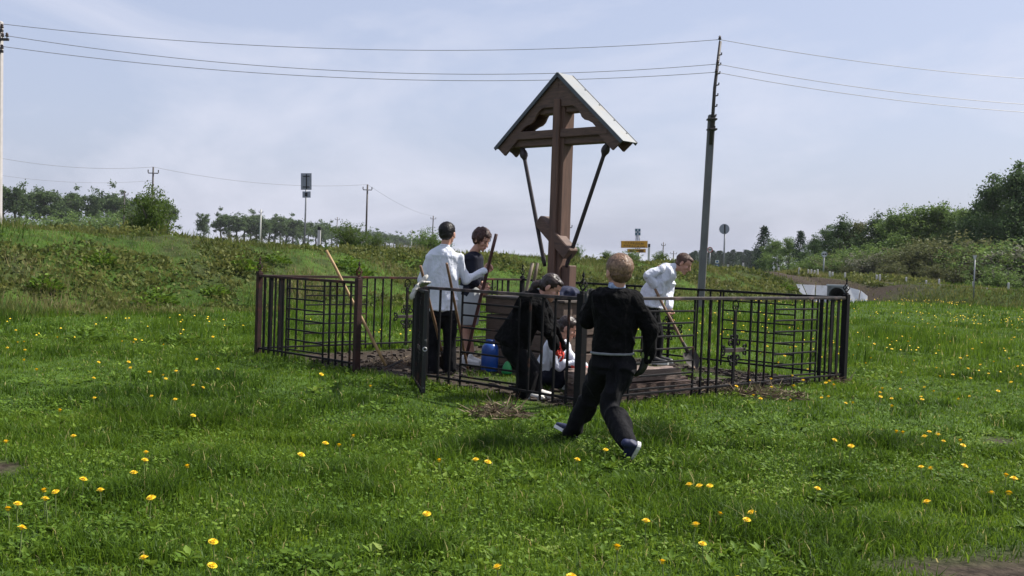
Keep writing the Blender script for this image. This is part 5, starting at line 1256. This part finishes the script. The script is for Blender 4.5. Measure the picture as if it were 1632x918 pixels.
# single weed clumps that stand out on the slope and in the grass
def clump_mesh(seed, n=260, sz=.10):
    global RNG
    keep = RNG; RNG = np.random.default_rng(seed); a = RNG.uniform(0, 6.28, n); r0 = RNG.uniform(0, 1, n) ** .6; c = np.stack([np.cos(a) * r0 * .42, np.sin(a) * r0 * .42, RNG.uniform(.0, .5, n) * (1 - r0 * .75)], 1)
    d = nrm_rows(np.stack([np.cos(a), np.sin(a), RNG.uniform(.2, 1.1, n)], 1)); ln = sz * RNG.uniform(.8, 1.9, n); v, t = kites(c, d, perp(d), ln, ln * .5); v[2::4, 2] -= ln * .15
    r_ = np.repeat(RNG.uniform(0, .75, n), 4); RNG = keep
    return mk_tri('clump_leaves', v, t, weed_m, r_)
def nrm_rows(a): return a / np.linalg.norm(a, axis=1, keepdims=True)
CM = [clump_mesh(s) for s in (1, 2, 3)]
def clump(px, py, Y, size, label, tall=1.0):
    p = P(px, py, Y); z = float(hgt(p[0], p[1])); o = bpy.data.objects.new('weed_clump', random.choice(CM)); COL.objects.link(o)
    o.location = (p[0], p[1], z - .02); o.scale = (size, size, size * tall); o.rotation_euler = (0, 0, random.uniform(0, 6)); tag(o, label, 'weed', 'weed clumps on the slope and in the grass')
def ground_Y(px, py):
    for Y in np.linspace(4, 70, 1500):
        p = P(px, py, Y)
        if p[2] <= float(hgt(p[0], p[1])): return Y
    return 30
for px, py, sz, lab in [(385, 432, 1.0, 'dark rounded weed clump high on the slope above the rusty fence post'), (440, 420, .8, 'dark weed clump beside the rounded one high on the slope'), (250, 484, .9, 'broad leafy weed clump low on the slope under the bush'), (228, 492, .7, 'leafy weed clump at the foot of the slope under the bush'), (340, 470, .7, 'leafy weed clump midway down the slope'), (556, 428, .9, 'dark weed clump on the slope behind the pale rake'), (575, 440, .7, 'smaller weed clump behind the top of the rusty post'), (135, 545, .6, 'spreading leafy weed in the meadow among yellow flowers'), (292, 548, .55, 'dense leafy weed in the meadow left of the rusty fence'), (160, 420, .8, 'pale leafy clump high on the slope left of the bush'), (70, 460, .8, 'leafy clump on the slope below the bare patch'), (378, 526, .5, 'leafy weed in the grass beside the rusty post'), (700, 430, .8, 'leafy clump on the slope behind the youth in white'), (1250, 462, 1.0, 'leafy clump at the slope foot near the culvert')]:
    clump(px, py, ground_Y(px, py), sz, lab, .8)
for px, py, sz in [(600, 655, .35), (430, 640, .3), (260, 700, .35), (180, 850, .3), (1340, 770, .32), (1330, 805, .34), (1520, 770, .3), (1010, 840, .25), (820, 770, .3), (1180, 690, .3), (50, 880, .3), (480, 900, .32), (690, 620, .3)]:
    clump(px, py, ground_Y(px, py), sz, 'low leafy weed rosette in the front meadow', .6)
# pulled weeds
dead_m = leafmat('dry_pulled_weeds', [(0, (.05, .034, .024)), (.5, (.13, .095, .065)), (1, (.26, .21, .14))], .1, .9)
def heap(px, py, rx, ry, rz, label, n=420):
    g = G(px, py); a = RNG.uniform(0, 6.28, n); r0 = np.sqrt(RNG.uniform(0, 1, n)); c = np.stack([np.cos(a) * r0 * rx, np.sin(a) * r0 * ry, RNG.uniform(0, 1, n) * rz * (1 - r0 * r0) + .01], 1)
    d = rdir(n, .15); d[:, 2] *= .5; d = nrm_rows(d); ln = RNG.uniform(.05, .18, n); v, t = kites(c, d, perp(d), ln, RNG.uniform(.006, .016, n))
    o = bpy.data.objects.new('pulled_weeds', mk_tri('pulled_weeds', v, t, dead_m, np.repeat(RNG.uniform(0, 1, n), 4))); COL.objects.link(o); o.location = (g[0], g[1], float(hgt(g[0], g[1]))); tag(o, label, 'weeds', 'heaps of pulled weeds')
heap(795, 662, .26, .22, .12, 'brown heap of pulled dry weeds in front of the bending person'); heap(1232, 634, .36, .2, .10, 'brown heap of pulled weeds outside the scrolled fence panel'); heap(1150, 628, .4, .16, .05, 'thin scatter of pulled weeds beside the sleepers'); heap(1335, 612, .16, .12, .08, 'pale tuft of dry weeds at the foot of the corner post', 160)
heap(660, 580, .5, .2, .06, 'scatter of pulled weeds on the soil between gate and rusty post'); heap(620, 585, .3, .12, .06, 'small heap of weeds under the end of the pale rake', 200)
# earth clods
clod_m = mat('dark_clods', (.060, .045, .034), (.022, .017, .014), rough=.95, scale=18, bump=.6)
mb = MB(); rr = random.Random(9)
for _ in range(1500):
    a_, c_ = rr.uniform(.08, LR - .08), rr.uniform(.08, LL - .08)
    if rr.random() < .45: c_ = rr.uniform(.1, 1.2)
    p = A_ + FD * a_ + FL * c_
    if float(bare(p[0], p[1])) < .5: continue
    s_ = rr.uniform(.012, .045); z_ = float(hgt(p[0], p[1])); b8 = []
    for k in range(8): b8.append((p[0] + s_ * (1 if k & 1 else -1) * rr.uniform(.5, 1), p[1] + s_ * (1 if k & 2 else -1) * rr.uniform(.5, 1), z_ + s_ * (.9 if k & 4 else -.4) * rr.uniform(.5, 1)))
    mb.add(b8, [(0, 2, 3, 1), (4, 5, 7, 6), (0, 1, 5, 4), (2, 6, 7, 3), (0, 4, 6, 2), (1, 3, 7, 5)])
tag(mb.obj('soil_clods', clod_m), 'crumbled dark soil clods inside the fence', 'soil', kind='stuff')
# ------------------------------------------------------------------ dandelions
petal_m = mat('dandelion_yellow', (.80, .60, .018), (.76, .50, .010), rough=.7, scale=40)
stem_m = mat('dandelion_stem', (.16, .22, .06), (.13, .16, .05), rough=.6)
mb = MB()
for lay, (r_, z_, n_, up_) in enumerate(((.021, .0, 16, .004), (.015, .003, 13, .009), (.008, .006, 9, .011))):
    for k in range(n_):
        a = 2 * math.pi * (k + .5 * lay) / n_; w_ = math.pi / n_ * 1.15
        f3 = lambda q, aa, zz: (q * math.cos(aa), q * math.sin(aa), zz)
        mb.add([f3(.002, a, z_), f3(r_ * .75, a - w_, z_ + up_ * .8), f3(r_, a, z_ + up_), f3(r_ * .75, a + w_, z_ + up_ * .8)], [(0, 1, 2, 3)])
mb.add(*lathe((0, 0, -.012), [(.003, 0), (.008, .004), (.009, .012)], 8))
flo = bpy.data.meshes.new('flower_head'); flo.from_pydata(mb.v, [], mb.f); flo.materials.append(petal_m)
sv, sf = tube([(0, 0, 0), (.006, 0, .5), (0, 0, 1)], .0028, 5); stm = bpy.data.meshes.new('stem'); stm.from_pydata([tuple(map(float, q)) for q in sv], [], sf); stm.materials.append(stem_m)
def dandelion(x, y, h, s):
    r0 = bpy.data.objects.new('dandelion', None); COL.objects.link(r0); r0.location = (x, y, float(hgt(x, y)) - .005); r0.rotation_euler = (random.uniform(-.12, .12), random.uniform(-.12, .12), random.uniform(0, 6.28)); r0.empty_display_size = .02
    a = bpy.data.objects.new('stem', stm); COL.objects.link(a); a.parent = r0; a.scale = (1, 1, h)
    b = bpy.data.objects.new('flower_head', flo); COL.objects.link(b); b.parent = r0; b.location = (0, 0, h); b.scale = (s, s, s * .75); b.rotation_euler = (random.uniform(-.4, .3), random.uniform(-.35, .35), 0)
    tag(r0, 'yellow dandelion in flower standing in the meadow grass', 'dandelion', 'dandelions in the meadow')
DP = [(95, 651), (121, 694), (8, 704), (235, 722), (231, 734), (214, 755), (296, 744), (128, 767), (73, 785), (91, 788), (76, 800), (163, 784), (30, 807), (15, 816), (30, 847), (238, 797), (343, 865), (337, 899), (225, 892), (562, 691), (518, 702), (543, 706), (477, 724), (700, 732), (760, 729), (778, 732), (685, 815), (792, 902), (921, 726), (963, 717), (1103, 768), (1117, 770), (1131, 770), (1143, 814), (1108, 830), (1191, 823), (1198, 812), (1032, 823), (1126, 862), (980, 867), (1062, 891), (912, 915), (1180, 916), (1301, 773), (1332, 703), (1427, 688), (1356, 712), (1482, 686), (1476, 697), (1496, 691), (1503, 704), (1531, 703), (1531, 711), (1473, 742), (1488, 745), (1535, 741), (1604, 758), (1617, 763), (1583, 783), (1476, 797), (1608, 785), (1419, 645), (1440, 690), (512, 596), (590, 612), (150, 600), (60, 590), (40, 575), (310, 660)]
for px, py in DP:
    h = random.uniform(.09, .15); g = G(px, py, h); dandelion(g[0], g[1], h, random.uniform(.95, 1.25))
for _ in range(140):
    if random.random() < .85: px, py = random.uniform(1150, 1640), random.uniform(500, 640)
    else: px, py = random.uniform(0, 420), random.uniform(525, 640)
    h = random.uniform(.08, .17); g = G(px, py, h)
    if float(bare(g[0], g[1])) > .3: continue
    dandelion(g[0], g[1], h, random.uniform(.8, 1.15))
# the far drifts of yellow flowers
x, y = field(4200, 13, 52); ok = (n2(x, y, .35, 61) + .5 * n2(x, y, 1.2, 62) > .78) & (bare(x, y) < .2) & ((x > 1) | (y < 19)); t_, q_ = tq(x, y); ok &= (q_ < -RUN - .5); kk = (x - SB0[0]) * SN[0] + (y - SB0[1]) * SN[1]; ok &= kk < -3.5
x, y = x[ok], y[ok]; n = len(x); h = RNG.uniform(.08, .2, n); c = np.stack([x, y, hgt(x, y) + h], 1); s = RNG.uniform(.011, .018, n) * np.interp(y, [13, 52], [1, 1.6])
ang = np.linspace(0, 2 * math.pi, 7)[:6]; v = np.concatenate([c[:, None, :], c[:, None, :] + np.stack([np.cos(ang)[None] * s[:, None], np.sin(ang)[None] * s[:, None], np.full((n, 6), -.006)], 2)], 1); v[:, 0, 2] += s * .5
o_ = np.arange(n)[:, None] * 7; t = np.concatenate([o_ + [0, 1 + i, 1 + (i + 1) % 6] for i in range(6)])
g_ = bpy.data.objects.new('dandelion_drift', mk_tri('dandelion_drift', v.reshape(-1, 3), t, petal_m)); COL.objects.link(g_); tag(g_, 'far drifts of yellow dandelions across the meadow', 'flowers', kind='stuff')

# ------------------------------------------------------------------ the hazy air
hz = bpy.data.materials.new('hazy_air'); hz.use_nodes = True; t = hz.node_tree; t.nodes.clear()
o_ = t.nodes.new('ShaderNodeOutputMaterial'); pv = t.nodes.new('ShaderNodeVolumePrincipled'); pv.inputs['Color'].default_value = (.86, .90, .97, 1); pv.inputs['Density'].default_value = HAZE; pv.inputs['Anisotropy'].default_value = .2
t.links.new(pv.outputs[0], o_.inputs['Volume'])
b8 = [(x, y, z) for z in (-3.0, 22.0) for y in (-70, 8200) for x in (-6200, 6200)]
h_ = mk('haze', b8, [(0, 2, 3, 1), (4, 5, 7, 6), (0, 1, 5, 4), (2, 6, 7, 3), (0, 4, 6, 2), (1, 3, 7, 5)], hz); tag(h_, kind='stuff')
